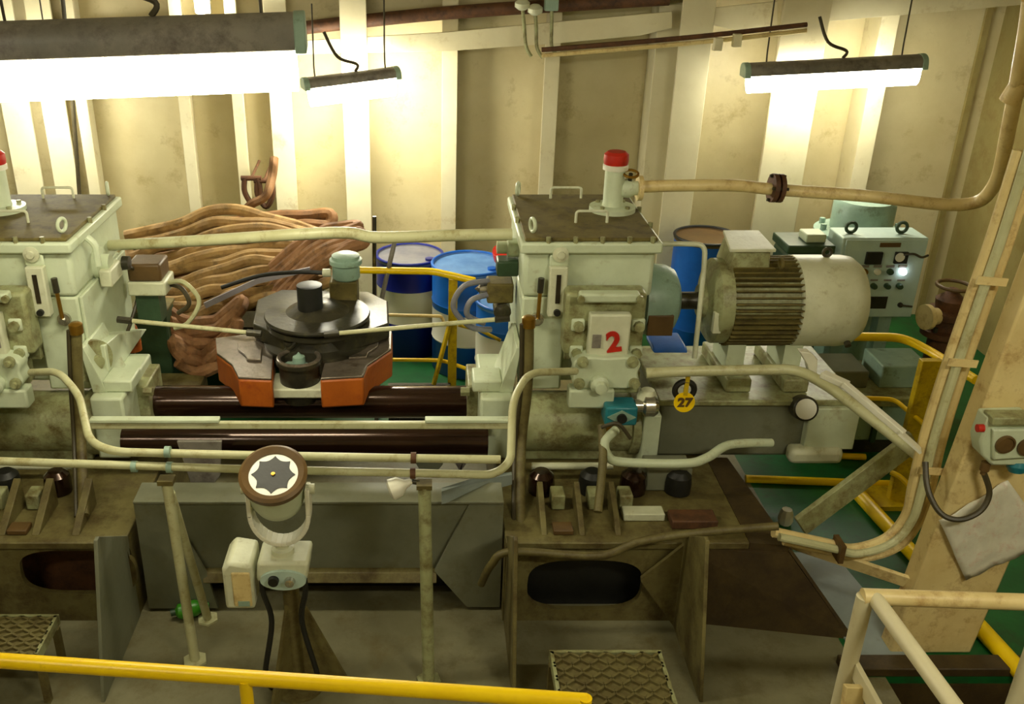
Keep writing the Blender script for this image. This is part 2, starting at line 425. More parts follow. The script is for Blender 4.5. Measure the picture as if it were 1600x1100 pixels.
# ================================================================== STEERING MACHINE
CM = -.69
def mir(p): return Vector((2 * CM - p.x, p.y, p.z))
def unit(xf, who):
    def m_(): return MB(xf)
    Lp = lambda x, y, z: xf(Vector((x, y, z))) if xf else Vector((x, y, z))
    # ---------------- oil tank with lid
    t = thing('oil_tank', ('pale green oil tank with soiled lid and red-capped filler, above the pump marked 2' if not xf else
                           'pale green oil tank under the large hanging lamp, cut by the frame edge'), 'tank', Lp(.85, 5.1, 1.42))
    m_().box(.5, 1.19, 4.72, 5.55, 1.45, 1.72).build('tank_body', 'mach', t, bev=.025)
    m_().box(.475, 1.215, 4.68, 5.59, 1.705, 1.765).build('rim', 'mach', t, bev=.012)
    m_().prism([(.5, 4.705, 1.765), (1.19, 4.705, 1.765), (1.19, 5.56, 1.765), (.5, 5.56, 1.765)], (0, 0, .02)).build('lid', 'olive', t, bev=.006)
    m_().box(.74, 1.12, 4.70, 4.73, 1.452, 1.485).build('ledge', 'mach', t, bev=.008)
    for (xa, xb, y) in ((.80, .97, 4.98), (.72, .90, 5.47)):
        m_().tube([(xa, y, 1.78), (xa, y, 1.85), (xb, y, 1.85), (xb, y, 1.78)], .008, fil=.02, n=8).build('lid_handle', 'pale', t)
    for (x, y, ax) in ((.545, 4.79, (1, .3, 0)), (.53, 5.52, (1, -.3, 0)), (1.15, 5.5, (1, .4, 0))):
        m_().torus((x, y, 1.83), ax, .034, .01).build('eye_bolt', 'mach', t)
    for x, y in ((.62, 4.695), (.76, 4.695), (.9, 4.695), (1.04, 4.695), (1.16, 4.695), (.49, 5.05), (.49, 5.3), (1.2, 4.95), (1.2, 5.25)):
        m_().cyl((x, y, 1.76), (x, y, 1.795), .013, n=6).build('lid_bolt', 'mach2', t)
    fx, fy = 1.04, 5.22
    fp = m_().lathe((fx, fy, 1.785), (0, 0, 1), [(.13, 0), (.13, .025), (.06, .03), (.056, .05), (.056, .24)]).build('filler_pipe', 'mach', t)
    m_().lathe((fx, fy, 2.02), (0, 0, 1), [(.07, 0), (.07, .025), (.064, .03)]).build('cap_ring', 'white', fp)
    m_().lathe((fx, fy, 2.05), (0, 0, 1), [(.066, 0), (.07, .02), (.068, .055), (.05, .07), (0, .072)]).build('red_cap', 'red', fp)
    for k in range(4):
        q = PI / 4 + k * PI / 2
        m_().cyl((fx + .1 * math.cos(q), fy + .1 * math.sin(q), 1.8), (fx + .1 * math.cos(q), fy + .1 * math.sin(q), 1.825), .014, n=6).build('flange_bolt', 'mach2', fp)
    # level gauge and thermometer on the front
    g = m_().box(.632, .728, 4.66, 4.715, 1.36, 1.64).build('level_gauge', 'pale', t, bev=.008)
    m_().box(.668, .692, 4.655, 4.67, 1.44, 1.60).build('gauge_window', 'glass', g)
    m_().cyl((.68, 4.64, 1.39), (.68, 4.67, 1.39), .018, n=16).build('gauge_knob', 'black', g)
    m_().box(.632, .735, 4.69, 4.71, 1.635, 1.70).build('gauge_bracket', 'mach', g, bev=.01)
    m_().lathe((.685, 4.69, 1.705), (0, -1, 0), [(.042, 0), (.042, .015), (.022, .02), (.02, .03), (0, .031)], n=20).build('gauge_bolt', 'pale', g)
    th = m_().tube([(.585, 4.69, 1.34), (.592, 4.69, 1.56)], .011, n=10).build('thermometer', 'brass', t)
    m_().tube([(.59, 4.69, 1.49), (.593, 4.69, 1.57)], .017, n=10).build('thermometer_cap', 'dark', th)
    m_().lathe((.582, 4.715, 1.33), (0, -1, 0), [(.036, 0), (.036, .02), (.016, .024), (.016, .05), (0, .05)], n=16).build('thermometer_base', 'chrome', th)
    # ---------------- pump and valve group
    p = thing('hydraulic_pump', ('hydraulic pump block with a red figure 2 on its cover, below the oil tank' if not xf else
                                 'hydraulic pump block below the tank with the hanging lamp, mostly out of frame'), 'pump', Lp(.85, 5.0, .92))
    m_().box(.5, 1.03, 4.78, 5.5, .92, 1.449).build('pump_housing', 'mach', p, bev=.02)
    m_().box(.5, .735, 4.72, 4.80, .90, 1.449).build('corner_post', 'mach', p, bev=.012)
    sh = Vector((-.04, 0, .125))
    def s_m(): return MB((lambda q: xf(q + sh)) if xf else (lambda q: q + sh))
    m_().box(.74, 1.0, 4.69, 4.785, 1.1, 1.44).build('pump_neck', 'mach2', p)
    s_m().box(.75, 1.17, 4.56, 4.70, 1.06, 1.41).build('pump_body', 'mach2', p, bev=.02)
    s_m().bar((.81, 4.53, 1.405), (1.12, 4.53, 1.405), .07, .05).build('clamp_bar', 'mach', p, bev=.012)
    for x in (.815, 1.115):
        s_m().cyl((x, 4.5, 1.405), (x, 4.48, 1.405), .02, n=8).build('clamp_bolt', 'mach2', p)
    cp = s_m().box(.87, 1.085, 4.5, 4.56, 1.07, 1.315).build('cover_plate', 'pale', p, bev=.01)
    s_m().box(.89, .935, 4.494, 4.505, 1.13, 1.205).build('name_plate', 'lampbody', cp)
    for x in (.82, 1.135):
        for z in (1.08, 1.235):
            s_m().cyl((x, 4.56, z), (x, 4.52, z), .028, n=8).build('pump_bolt', 'mach2', p)
            s_m().box(x - .035, x + .035, 4.545, 4.58, z - .035, z + .035).build('bolt_lug', 'mach', p, bev=.01)
    if not xf:
        text_part('number', '2', .155, .004, 'red', cp, (.962, 4.495, 1.285), (PI / 2, math.radians(-8), 0))
    # lobed lower flange
    lob = []
    for q in range(40):
        a = 2 * PI * q / 40; rr = 1 + .13 * math.cos(4 * a - PI)
        lob.append((.97 + .19 * rr * math.cos(a), 4.46, 1.0 + .1 * rr * math.sin(a)))
    s_m().prism(lob, (0, .12, 0)).build('lower_flange', 'mach', p, bev=.01)
    for x, z in ((.83, .945), (.84, 1.07), (1.1, 1.07), (1.12, .945)):
        s_m().lathe((x, 4.46, z), (0, -1, 0), [(.03, 0), (.03, .02), (.016, .022), (.016, .04), (0, .04)], n=12).build('flange_nut', 'mach2', p)
    m_().cyl((1.03, 4.98, 1.3), (1.2, 4.98, 1.3), .13).build('guard_neck', 'mach', p)
    m_().lathe((1.195, 4.98, 1.34), (1, 0, 0), [(.2, 0), (.2, .05), (.195, .125), (.17, .175), (.12, .2), (0, .205)], n=32).build('coupling_guard', 'ggreen', p)
    m_().box(1.2, 1.34, 4.775, 4.80, 1.2, 1.32).build('guard_opening', 'brown', p, bev=.004)
    s_m().box(.78, 1.02, 4.44, 4.535, .80, .91).build('valve_body', 'mach', p, bev=.012)
    s_m().box(.83, 1.16, 4.5, 4.7, .86, .99).build('valve_manifold', 'mach2', p, bev=.012)
    s_m().lathe((.935, 4.42, .945), (0, -1, 0), [(.05, -.1), (.05, 0), (.035, .01), (.03, .04), (0, .045)], n=18).build('valve_plug', 'mach', p)
    sv = s_m().box(.965, 1.135, 4.37, 4.5, .735, .845).build('solenoid_valve', 'teal', p, bev=.012)
    s_m().prism([(.975, 4.362, .79), (1.05, 4.362, .83), (1.125, 4.362, .79), (1.05, 4.362, .75)], (0, .012, 0)).build('valve_badge', 'ggreen', sv)
    s_m().cyl((1.05, 4.345, .788), (1.05, 4.37, .788), .026, n=20).build('valve_eye', 'black', sv)
    s_m().lathe((1.13, 4.44, .82), (1, 0, 0), [(.035, 0), (.035, .04), (.06, .05), (.06, .1), (.045, .12), (0, .122)], n=18).build('adjuster', 'chrome', p)
    s_m().lathe((1.2, 4.47, .80), (0, 0, 1), [(.05, 0), (.055, .06), (.035, .1), (0, .105)], n=14).build('adjuster_cap', 'pale', p)
    s_m().cyl((1.0, 4.42, .735), (1.0, 4.42, .66), .016, n=12).build('drain_stub', 'brass', p)
    # ---------------- hydraulic cylinder
    k = thing('hydraulic_cylinder', ('soiled hydraulic cylinder lying under the pump marked 2' if not xf else
                                     'soiled hydraulic cylinder lying under the pump by the frame edge'), 'cylinder', Lp(.85, 4.75, .5))
    m_().lathe((.46, 4.72, .7), (1, 0, 0), [(.19, 0), (.19, .06), (.172, .065), (.172, .66), (.19, .665), (.19, .74), (.15, .75), (0, .751)], n=40).build('barrel', 'mach2', k)
    m_().box(.52, 1.2, 4.62, 5.0, .502, .66).build('saddle', 'mach2', k, bev=.01)
    m_().box(.28, .46, 4.55, 5.14, .55, .93).build('gland_block', 'mach', k, bev=.015)
    m_().box(.22, .29, 4.80, 5.1, .56, .88).build('gland_flange', 'mach2', k, bev=.01)
    m_().prism([(.38, 4.62, .93), (.46, 4.62, .93), (.495, 4.62, 1.2), (.47, 4.62, 1.2)], (0, .35, 0)).build('web_plate', 'mach', k, bev=.004)
    m_().box(.24, .40, 4.62, 4.8, .93, 1.0).build('bracket', 'mach', k, bev=.01)
    for z in (.6, .86):
        m_().cyl((.23, 4.77, z), (.18, 4.77, z), .026, n=6).build('gland_nut', 'chrome' if z < .7 else 'mach2', k)
    m_().box(1.17, 1.265, 4.52, 4.72, .502, .84).build('end_bracket', 'mach', k, bev=.008)
    m_().box(1.16, 1.40, 4.3, 4.45, .502, .64).build('end_foot', 'grey', k, bev=.008)
    m_().tube([(.56, 4.42, .585), (.9, 4.42, .585), (1.0, 4.42, .585)], .02, n=12).build('drain_pipe', 'pale', k)
    for x in (.6, .87, 1.09, 1.33):
        m_().lathe((x, 4.3, .505), (0, 0, 1), [(.07, 0), (.072, .05), (.066, .1), (.04, .125), (0, .13)], n=14).build('anchor_nut', 'ram' if x in (.6, 1.09) else 'black', k)
    m_().box(.99, 1.2, 4.02, 4.1, .502, .545).build('foot_rail', 'pale', k, bev=.006)
    m_().box(1.22, 1.45, 3.95, 4.06, .502, .55).build('foot_rail', 'rust', k, bev=.006)
    m_().box(.62, .72, 3.9, 3.98, .502, .53).build('foot_rail', 'brown', k, bev=.006)
    for x in (.67, .86, 1.02):
        m_().box(x - .035, x + .035, 4.12, 4.22, .502, .59).build('foot_lug', 'mach2', k, bev=.008)
    return t, p, k
tank2, pump2, cyl2 = unit(None, 2)
tank1, pump1, cyl1 = unit(mir, 1)
# side fittings the other machine shows on its inner end
x = -1.88
MB().prism([(x, 4.74, .92), (x, 5.52, .92), (x, 5.53, 1.447), (x, 4.74, 1.447)], (.02, 0, 0)).build('end_plate', 'mach', pump1, bev=.006)
sv = MB().lathe((x, 5.08, 1.52), (1, 0, 0), [(.09, 0), (.09, .03), (.05, .035), (.05, .08), (0, .082)], n=18).build('side_valve', 'mach', tank1)
MB().box(x + .03, x + .1, 5.0, 5.2, 1.4, 1.5).build('valve_box', 'pale', sv, bev=.01)
MB().lathe((x + .1, 5.22, 1.47), (1, 0, 0), [(.04, 0), (.04, .04), (0, .045)], n=14).build('valve_wheel', 'dark', sv)
MB().tube([(x + .08, 5.2, 1.44), (x + .12, 5.35, 1.38), (x + .1, 5.42, 1.2), (x + .06, 5.25, 1.02), (x + .06, 4.95, .97), (x + .05, 4.85, .9)], .012, smooth=True, n=8).build('valve_cable', 'cable', sv)
MB().tube([(x + .05, 4.86, 1.74), (x + .09, 4.86, 1.70), (x + .09, 4.86, 1.58)], .02, n=10).build('side_pipe', 'mach', tank1)
MB().prism([(x, 4.74, 1.16), (x, 5.0, 1.12), (x, 5.5, .93), (x, 4.74, .93)], (.1, 0, 0)).build('gusset', 'mach', pump1, bev=.006)
hw = MB().lathe((x + .02, 4.72, 1.08), (.8, -.6, 0), [(.12, 0), (.12, .03), (.04, .035), (.04, .07), (0, .075)], n=26).build('round_cover', 'mach2', pump1)

def tank_to_pipe(): pass
# limit boxes on the inner ends
def limit_box(xc, lab):
    t = thing('limit_switch', lab, 'switch box', (xc, 5.43, 1.05))
    q = MB().box(xc - .1, xc + .1, 5.33, 5.53, 1.31, 1.42).build('switch_cover', 'brown', t, bev=.015)
    MB().box(xc - .11, xc + .12, 5.32, 5.54, 1.22, 1.31).build('switch_body', 'pale', t, bev=.012)
    MB().box(xc - .08, xc + .06, 5.36, 5.5, 1.03, 1.22).build('switch_bracket', 'dkgreen', t)
    return t
lb1 = limit_box(-1.70, 'brown topped limit switch box on the tank end beside the rope heap')
for k, pts in enumerate(([(-1.59, 5.42, 1.27), (-1.46, 5.3, 1.32), (-1.38, 5.3, 1.2), (-1.46, 5.3, 1.06), (-1.56, 5.35, 1.0)],
                         [(-1.59, 5.45, 1.25), (-1.49, 5.35, 1.26), (-1.45, 5.33, 1.17), (-1.53, 5.35, 1.1)])):
    MB().tube(pts, .014, smooth=True, n=8).build('switch_cable', 'pipe' if k == 0 else 'cable', lb1)
lb2 = thing('valve_cluster', 'cluster of small valves with hoses on the tank end in front of the blue drums', 'valve', (.4, 5.1, 1.2))
MB().lathe((.5, 5.05, 1.62), (-1, 0, 0), [(.055, 0), (.055, .06), (.035, .065), (.035, .12), (0, .125)], n=16).build('valve_stem', 'mach', lb2)
MB().box(.38, .5, 4.98, 5.1, 1.47, 1.56).build('valve_block', 'dkgreen', lb2, bev=.01)
MB().box(.33, .48, 5.0, 5.15, 1.3, 1.42).build('valve_body', 'olive', lb2, bev=.012)
MB().lathe((.34, 5.06, 1.37), (-1, 0, 0), [(.035, 0), (.035, .05), (.02, .055), (0, .08)], n=14).build('valve_tip', 'chrome', lb2)
MB().lathe((.42, 5.0, 1.25), (0, -1, 0), [(.05, -.1), (.05, 0), (.03, .005), (0, .03)], n=14).build('plug', 'dark', lb2)
for pts in ([(.34, 5.05, 1.42), (.2, 5.0, 1.41), (.14, 5.0, 1.28), (.24, 5.0, 1.16), (.36, 5.05, 1.12)],
            [(.34, 5.02, 1.35), (.24, 4.98, 1.33), (.22, 4.98, 1.24), (.32, 5.0, 1.18)]):
    MB().tube(pts, .017, smooth=True, n=10).build('hose', 'greylid', lb2)

# ---------------- rams and tiller
tag(MB().lathe((-1.74, 4.95, .70), (1, 0, 0), [(.0, 0), (.096, .0), (.096, 2.05), (0, 2.05)], n=40).build('steering_ram', 'ram'),
    'polished dark brown ram passing beneath the orange-sided tiller jaws', 'ram', 'steering rams')
tag(MB().lathe((-1.66, 4.5, .70), (1, 0, 0), [(.0, 0), (.085, .0), (.085, 1.98), (0, 1.98)], n=40).build('steering_ram', 'ram'),
    'lower dark brown ram running behind the two low pipes', 'ram', 'steering rams')
gb = thing('guide_beam', 'long pale flat guide beam between the two machines, in front of the rams', 'beam', (-.65, 4.36, .86))
MB().box(-1.78, .44, 4.36, 4.39, .845, .885).build('beam', 'pipe', gb, bev=.006)
MB().box(-1.78, -1.1, 4.352, 4.40, .886, .905).build('end_strap', 'mach', gb, bev=.004)
MB().box(-.02, .44, 4.352, 4.40, .886, .905).build('end_strap', 'mach', gb, bev=.004)
t = thing('tiller', 'dark tiller with two orange-sided jaws and grey cup in the middle of the machine', 'tiller', (-.68, 5.1, .76))
def jaw(pts):
    zt = .96
    return [Vector((*Z(u, v, zt).xy, zt)) for u, v in pts]
for pts in ([(500, 592), (568, 588), (575, 570), (612, 545), (613, 515), (540, 512), (512, 545)],
            [(425, 592), (372, 590), (362, 570), (338, 552), (336, 528), (400, 520), (428, 545)]):
    J = jaw(pts)
    q = MB().prism([p - Vector((0, 0, .012)) for p in J], (0, 0, -.175)).build('jaw', 'orange', t, bev=.012)
    cxy = sum((p for p in J), Vector()) / len(J)
    MB().prism([cxy + (p - cxy) * .985 + Vector((0, 0, -.012)) for p in J], (0, 0, .014)).build('jaw_top', 'jawtop', q, bev=.004)
    z2 = [cxy + (p - cxy) * .42 + Vector((0.03, .04, .002)) for p in J]
    MB().prism(z2, (0, 0, .016)).build('wear_plate', 'jawtop', q, bev=.004)
cupc = Z(467, 562, .99)
MB().lathe((cupc.x, cupc.y, .74), (0, 0, 1), [(.1, 0), (.112, .06), (.118, .23), (.13, .235), (.13, .26), (.105, .262), (.1, .2), (0, .19)], n=36).build('pin_cup', 'dark', t)
MB().torus((cupc.x, cupc.y, 1.0), (0, 0, 1), .116, .013, n=40).build('cup_rim', 'jawtop', t)
MB().lathe((cupc.x, cupc.y, .93), (0, 0, 1), [(.09, 0), (.085, .03), (.04, .04), (.035, .08), (.02, .085), (0, .11)], n=12).build('pin_nut', 'ggreen', t)
MB().box(cupc.x - .16, cupc.x + .16, cupc.y - .12, cupc.y + .1, .80, .86).build('cup_base', 'pale', t, bev=.01)
C = Vector((-.665, 5.25, 0))
MB().lathe((C.x, C.y, .86), (0, 0, 1), [(.3, 0), (.33, .05), (.33, .12), (.27, .14), (.25, .2), (.31, .22), (.31, .25), (.24, .27), (.14, .33), (.12, .34), (0, .345)], n=48).build('hub', 'dark', t)
MB().lathe((C.x, C.y - .02, 1.13), (0, 0, 1), [(.31, 0), (.315, .012), (.31, .025), (.2, .03), (0, .032)], n=48).build('cover_disc', 'dark', t)
AP = [Z(u, v, 1.08) for u, v in ((395, 505), (402, 468), (440, 452), (575, 455), (606, 470), (608, 505), (540, 528), (450, 530))]
MB().prism(AP, (0, 0, -.1)).build('arm_plate', 'dark', t, bev=.01)
MB().lathe((-.7, 5.2, 1.17), (0, 0, 1), [(.075, 0), (.075, .17), (.06, .175), (0, .176)], n=24).build('stock_cap', 'black', t)
MB().tube([(-.86, 5.05, .96), (-.8, 5.0, 1.03), (-.72, 5.05, 1.1)], .018, n=10).build('grease_hose', 'dark', t)
for u, v in ((452, 548), (508, 536)):
    q = Z(u, v, 1.0)
    MB().lathe((q.x, q.y, .95), (0, 0, 1), [(.03, 0), (.03, .04), (.02, .045), (.02, .09), (.03, .095), (.03, .11), (0, .112)], n=12).build('stud', 'dark', t)
# rudder angle transmitter
A = P(541, 430, 5.5)
t = thing('rudder_angle_sensor', 'grey-green round sensor pot behind the black stock cap', 'sensor', (A.x, 5.5, A.z - .2))
MB().lathe((A.x, 5.5, A.z - .02), (0, 0, 1), [(.075, 0), (.085, .01), (.085, .09), (.1, .1), (.1, .125), (.085, .13), (.085, .15), (.05, .165), (0, .17)], n=28).build('sensor_body', 'ggreen', t)
MB().box(A.x - .1, A.x + .07, 5.42, 5.58, A.z - .22, A.z - .02).build('sensor_stand', 'olive', t, bev=.01)
MB().cyl((A.x - .09, 5.46, A.z + .03), (A.x - .14, 5.46, A.z + .03), .025, n=14).build('cable_gland', 'pale', t)
MB().tube([(A.x - .14, 5.46, A.z + .03), (A.x - .3, 5.5, A.z + .02), (A.x - .55, 5.6, A.z - .04), (A.x - .8, 5.6, A.z - .12)], .014, smooth=True, n=8).build('sensor_cable', 'black', t)
# feedback rods
for k, (a, b, lab) in enumerate(((P(192, 500, 4.9), P(400, 521, 4.85), 'thin pale rod from the limit switch box to the tiller'),
                             (P(515, 522, 4.85), P(788, 498, 4.9), 'thin pale rod from the tiller to the tank with the number 2 pump'))):
    q = thing('feedback_rod', lab, 'rod', (a + b) / 2, 'feedback rods')
    MB().cyl(a, b, .013, n=12).build('rod', 'pipe', q)
    MB().lathe(a - (b - a).normalized() * .03, (b - a), [(.02, 0), (.02, .08), (.013, .085)], n=10).build('rod_end', 'dark', q)
    MB().lathe(b + (b - a).normalized() * .03, (a - b), [(.02, 0), (.02, .08), (.013, .085)], n=10).build('rod_end', 'dark', q)

# ================================================================== FOUNDATIONS
def oval(cx, cz, rx, rz, y, n=40):
    out = []
    for i in range(n):
        a = 2 * PI * i / n; e = .62
        c, s = math.cos(a), math.sin(a)
        out.append((cx + rx * math.copysign(abs(c) ** e, c), y, cz + rz * math.copysign(abs(s) ** e, s)))
    return out
def bracket(x, f, mat):
    return MB().prism([(x, 3.30, 0), (x, 3.9, 0), (x, 3.9, .5), (x, 3.56, .74), (x, 3.53, .74)], (.018, 0, 0)).build('bracket_plate', mat, f, bev=.003)
f2 = thing('foundation', 'rusty foundation with an oval hole under the machine with the number 2 pump', 'foundation', (1.1, 4.5, 0))
MB().box(.38, 1.58, 3.84, 5.75, .46, .5).build('table_top', 'found', f2, bev=.006)
MB().box(.42, 1.24, 3.99, 4.0, 0, .45).build('hole_shade', 'black', f2)  # added black sheet, paints the shade inside the oval hole
MB().prism([(1.58, 3.84, .5), (1.77, 3.82, .5), (1.70, 4.65, .5), (1.58, 4.65, .5)], (0, 0, -.04)).build('table_wing', 'foundd', f2)
hc = P(913, 918, 3.86)
MB().plate_hole([(.38, 3.86, 0), (1.25, 3.86, 0), (1.25, 3.86, .46), (.38, 3.86, .46)], oval(hc.x, .225, .29, .155, 3.86), (0, .03, 0)).build('front_plate', 'found', f2)
MB().prism([(1.25, 3.86, 0), (2.12, 3.72, 0), (1.77, 3.80, .46), (1.25, 3.86, .46)], (0, .03, 0)).build('front_plate', 'foundd', f2)
MB().prism([(2.12, 3.73, 0), (2.03, 4.65, 0), (1.68, 4.65, .48), (1.76, 3.81, .48)], (.02, 0, 0)).build('end_plate', 'foundd', f2)
MB().box(.38, .41, 3.9, 5.75, 0, .46).build('inner_plate', 'found', f2)
bracket(.385, f2, 'found'); bracket(1.25, f2, 'found')
MB().prism([(1.25, 3.84, .0), (1.06, 3.84, .28), (1.06, 3.84, .3), (1.25, 3.84, .5)], (0, -.02, 0)).build('corner_gusset', 'found', f2)
for x0_ in (.56, .75, .93):
    MB().prism([(x0_, 3.9, .5), (x0_, 4.18, .5), (x0_, 4.18, .64), (x0_, 3.98, .55)], (.03, 0, 0)).build('rib', 'found', f2, bev=.004)
f1 = thing('foundation', 'olive foundation with an oval hole under the machine by the frame edge', 'foundation', (-2.3, 4.5, 0))
MB().box(-2.9, -1.5, 3.84, 5.75, .46, .5).build('table_top', 'found', f1, bev=.006)
MB().plate_hole([(-2.9, 3.86, 0), (-1.5, 3.86, 0), (-1.5, 3.86, .46), (-2.9, 3.86, .46)], oval(-1.76, .305, .29, .135, 3.86), (0, .03, 0)).build('front_plate', 'found', f1)
MB().box(-1.53, -1.5, 3.9, 5.75, 0, .46).build('inner_plate', 'found', f1)
MB().box(-2.33, -1.54, 4.05, 4.06, 0, .45).build('hole_shade', 'rust', f1)  # brown sheet added to stand in for shade within the hole
bracket(-1.515, f1, 'grey')
bracket(-2.35, f1, 'found')
for x0_ in (-1.78, -1.98, -2.15):
    MB().prism([(x0_, 3.9, .5), (x0_, 4.18, .5), (x0_, 4.18, .66), (x0_, 3.98, .55)], (.04, 0, 0)).build('rib', 'found', f1, bev=.004)
# grey trough girder between
g = thing('trough_girder', 'long grey trough girder between the two foundations behind the compass repeater', 'girder', (-.55, 4.0, .18))
xa, xb = -1.46, .37
MB().prism([(xa, 3.95, .67), (xa, 3.99, .23), (xa, 4.02, .23), (xa, 3.98, .67)], (xb - xa, 0, 0)).build('face_plate', 'grey', g, bev=.003)
MB().prism([(xa, 3.93, .665), (xa, 4.1, .67), (xa, 4.1, .685), (xa, 3.93, .68)], (xb - xa, 0, 0)).build('top_flange', 'grey', g, bev=.003)
MB().prism([(xa + .3, 3.92, .19), (xa + .3, 4.1, .19), (xa + .3, 4.1, .235), (xa + .3, 3.95, .235)], (1.2, 0, 0)).build('lower_flange', 'found', g, bev=.004)
MB().box(xa, xb, 4.02, 4.39, .25, .27).build('trough_bottom', 'foundd', g)
MB().box(xa, xb, 4.14, 4.16, .0, .25).build('gap_shade', 'black', g)  # added black plate that draws the shade under the girder
MB().prism([(-1.46, 3.94, .27), (-1.46, 3.94, .66), (-1.3, 3.94, .66), (-1.14, 3.94, .23), (-1.1, 3.93, .02), (-1.46, 3.93, .02)], (0, .02, 0)).build('side_gusset', 'grey', g)
MB().prism([(.37, 3.94, .27), (.37, 3.94, .66), (.2, 3.94, .66), (.03, 3.94, .25), (.2, 3.94, .02), (.37, 3.94, .02)], (0, .02, 0)).build('side_gusset', 'grey', g)
for u0, u1, v0, v1, Y, mt in ((276, 346, 690, 756, 4.25, 'lampbody'), (636, 694, 702, 738, 4.62, 'grey'), (697, 730, 698, 738, 4.62, 'lampbody')):
    MB().prism([P(u0, v0, Y), P(u1, v0, Y), P(u1 - 2, v1 - 12, Y), P(u1 - 12, v1, Y), P(u0 + 22, v1, Y)], (0, .02, 0)).build('stay_plate', mt, g, bev=.003)
MB().prism([P(690, 788, 3.9), P(690, 768, 3.9), P(745, 750, 4.1), P(800, 742, 4.2), P(800, 757, 4.2)], (0, .03, .0)).build('inclined_plate', 'greyblue', g)

# ================================================================== MOTOR
mb = thing('motor_bed', 'grey oblong motor bed with a round dial gauge on its face', 'bed', (1.8, 4.95, .5))
MB().box(1.29, 2.36, 4.66, 5.35, .503, .84).build('bed_body', 'grey', mb, bev=.02)
MB().box(1.27, 2.38, 4.63, 5.37, .84, .875).build('bed_top', 'mach2', mb, bev=.008)
MB().box(2.1, 2.38, 4.6, 4.66, .58, .84).build('bed_end_plate', 'mach', mb, bev=.008)
MB().box(2.02, 2.32, 4.56, 4.66, .503, .6).build('bed_foot', 'pale', mb, bev=.03)
gp = P(1257, 638, 4.6)
dg_ = MB().lathe((gp.x, 4.6, gp.z), (0, -.95, .3), [(.07, -.05), (.07, .02), (.062, .025), (.06, .018), (0, .018)], n=28).build('dial_gauge', 'dark', mb)
MB().lathe((gp.x, 4.58, gp.z + .006), (0, -.95, .3), [(.058, 0), (.058, .004), (0, .004)], n=28).build('dial_face', 'card', dg_)
mo = thing('electric_motor', 'ribbed pale green electric motor with a bright rounded fan cover', 'motor', (1.95, 4.98, .875))
AX, AZ, R = 4.98, 1.33, .235
MB().lathe((1.52, AX, AZ), (1, 0, 0), [(.0, 0), (.09, 0), (.1, .03), (.21, .05), (.24, .07), (.24, .14), (.22, .145), (.22, .52), (0, .52)], n=48).build('motor_body', 'mach2', mo)
fm = MB()
for i in range(44):
    a = 2 * PI * i / 44
    d = Vector((0, math.cos(a), math.sin(a)))
    fm.bar(Vector((1.66, AX, AZ)) + d * (R - .005), Vector((2.03, AX, AZ)) + d * (R - .005), .009, .05, up=d)
fm.build('cooling_fins', 'olive', mo)
MB().lathe((2.02, AX, AZ), (1, 0, 0), [(.245, 0), (.258, .008), (.258, .28), (.25, .33), (.215, .375), (.14, .385), (0, .386)], n=48).build('fan_cover', 'pale', mo)
tb = MB().prism([(1.63, 4.88, 1.54), (1.86, 4.88, 1.54), (1.85, 4.88, 1.66), (1.66, 4.88, 1.66)], (0, .24, 0)).build('terminal_box', 'mach2', mo, bev=.01)
MB().prism([(1.62, 4.86, 1.655), (1.87, 4.86, 1.655), (1.86, 5.14, 1.675), (1.66, 5.14, 1.675)], (0, 0, .018)).build('box_lid', 'pale', tb, bev=.004)
MB().torus((2.2, AX, AZ + .285), (0, 1, 0), .022, .009, n=18).build('lifting_eye', 'dark', mo)
MB().torus((1.9, 4.84, 1.60), (1, 0, 0), .025, .009, n=18).build('lifting_eye', 'olive', mo)
for xx in (1.66, 1.98):
    MB().box(xx, xx + .14, 4.72, 5.25, .878, .96).build('foot', 'mach2', mo, bev=.01)
    MB().box(xx + .02, xx + .12, 4.84, 5.1, .94, 1.12).build('foot_web', 'mach', mo)
MB().box(1.555, 1.60, 4.76, 4.80, 1.22, 1.34).build('name_plate', 'pale', mo, bev=.004)
MB().cyl((1.402, AX, AZ), (1.53, AX, AZ), .05, n=20).build('shaft', 'dark', mo)
for a in (-.5, .9):
    MB().cyl((2.3, AX - .255 * math.cos(a), AZ - .22 * math.sin(.8)), (2.3, AX - .28 * math.cos(a), AZ - .24 * math.sin(.8)), .018, n=10).build('cover_screw', 'dark', mo)
# ================================================================== PIPES NEAR THE MACHINE
def pipe(name, pts, r, mat, label, cat='pipe', group=None, fil=.08, smooth=False, n=14):
    return tag(MB().tube(pts, r, fil=fil, n=n, smooth=smooth).build(name, mat), label, cat, group)
pipe('oil_pipe', [P(162, 384, 5.35), P(200, 382, 5.25), P(330, 375, 5.0), P(470, 366, 4.86), P(545, 364, 4.86), P(590, 371, 4.86), P(700, 368, 4.86), P(800, 366, 4.86)], .032, 'pipe',
     'thick pale pipe bridging the two oil tanks in front of the rope heap', smooth=True)
pa = thing('handrail_pipe', 'upper of two thin pale pipes crossing before the rams, bending up below the switch box', 'pipe', P(400, 712, 3.6))
MB().tube([P(48, 582, 4.42), P(92, 580, 4.3), P(124, 618, 4.12), P(140, 690, 3.72), P(176, 706, 3.62), P(378, 711, 3.6), P(640, 716, 3.6), P(782, 718, 3.6)], .019, fil=.09).build('pipe_run', 'pipe', pa)
pb = thing('handrail_pipe', 'lower of two thin pale pipes crossing before the rams, rising to pump 2', 'pipe', P(400, 735, 3.6))
MB().tube([P(-20, 720, 3.6), P(380, 733, 3.6), P(772, 742, 3.6), P(798, 722, 3.62), P(801, 625, 3.95), P(826, 582, 4.2), P(900, 580, 4.42)], .019, fil=.1).build('pipe_run', 'pipe', pb)
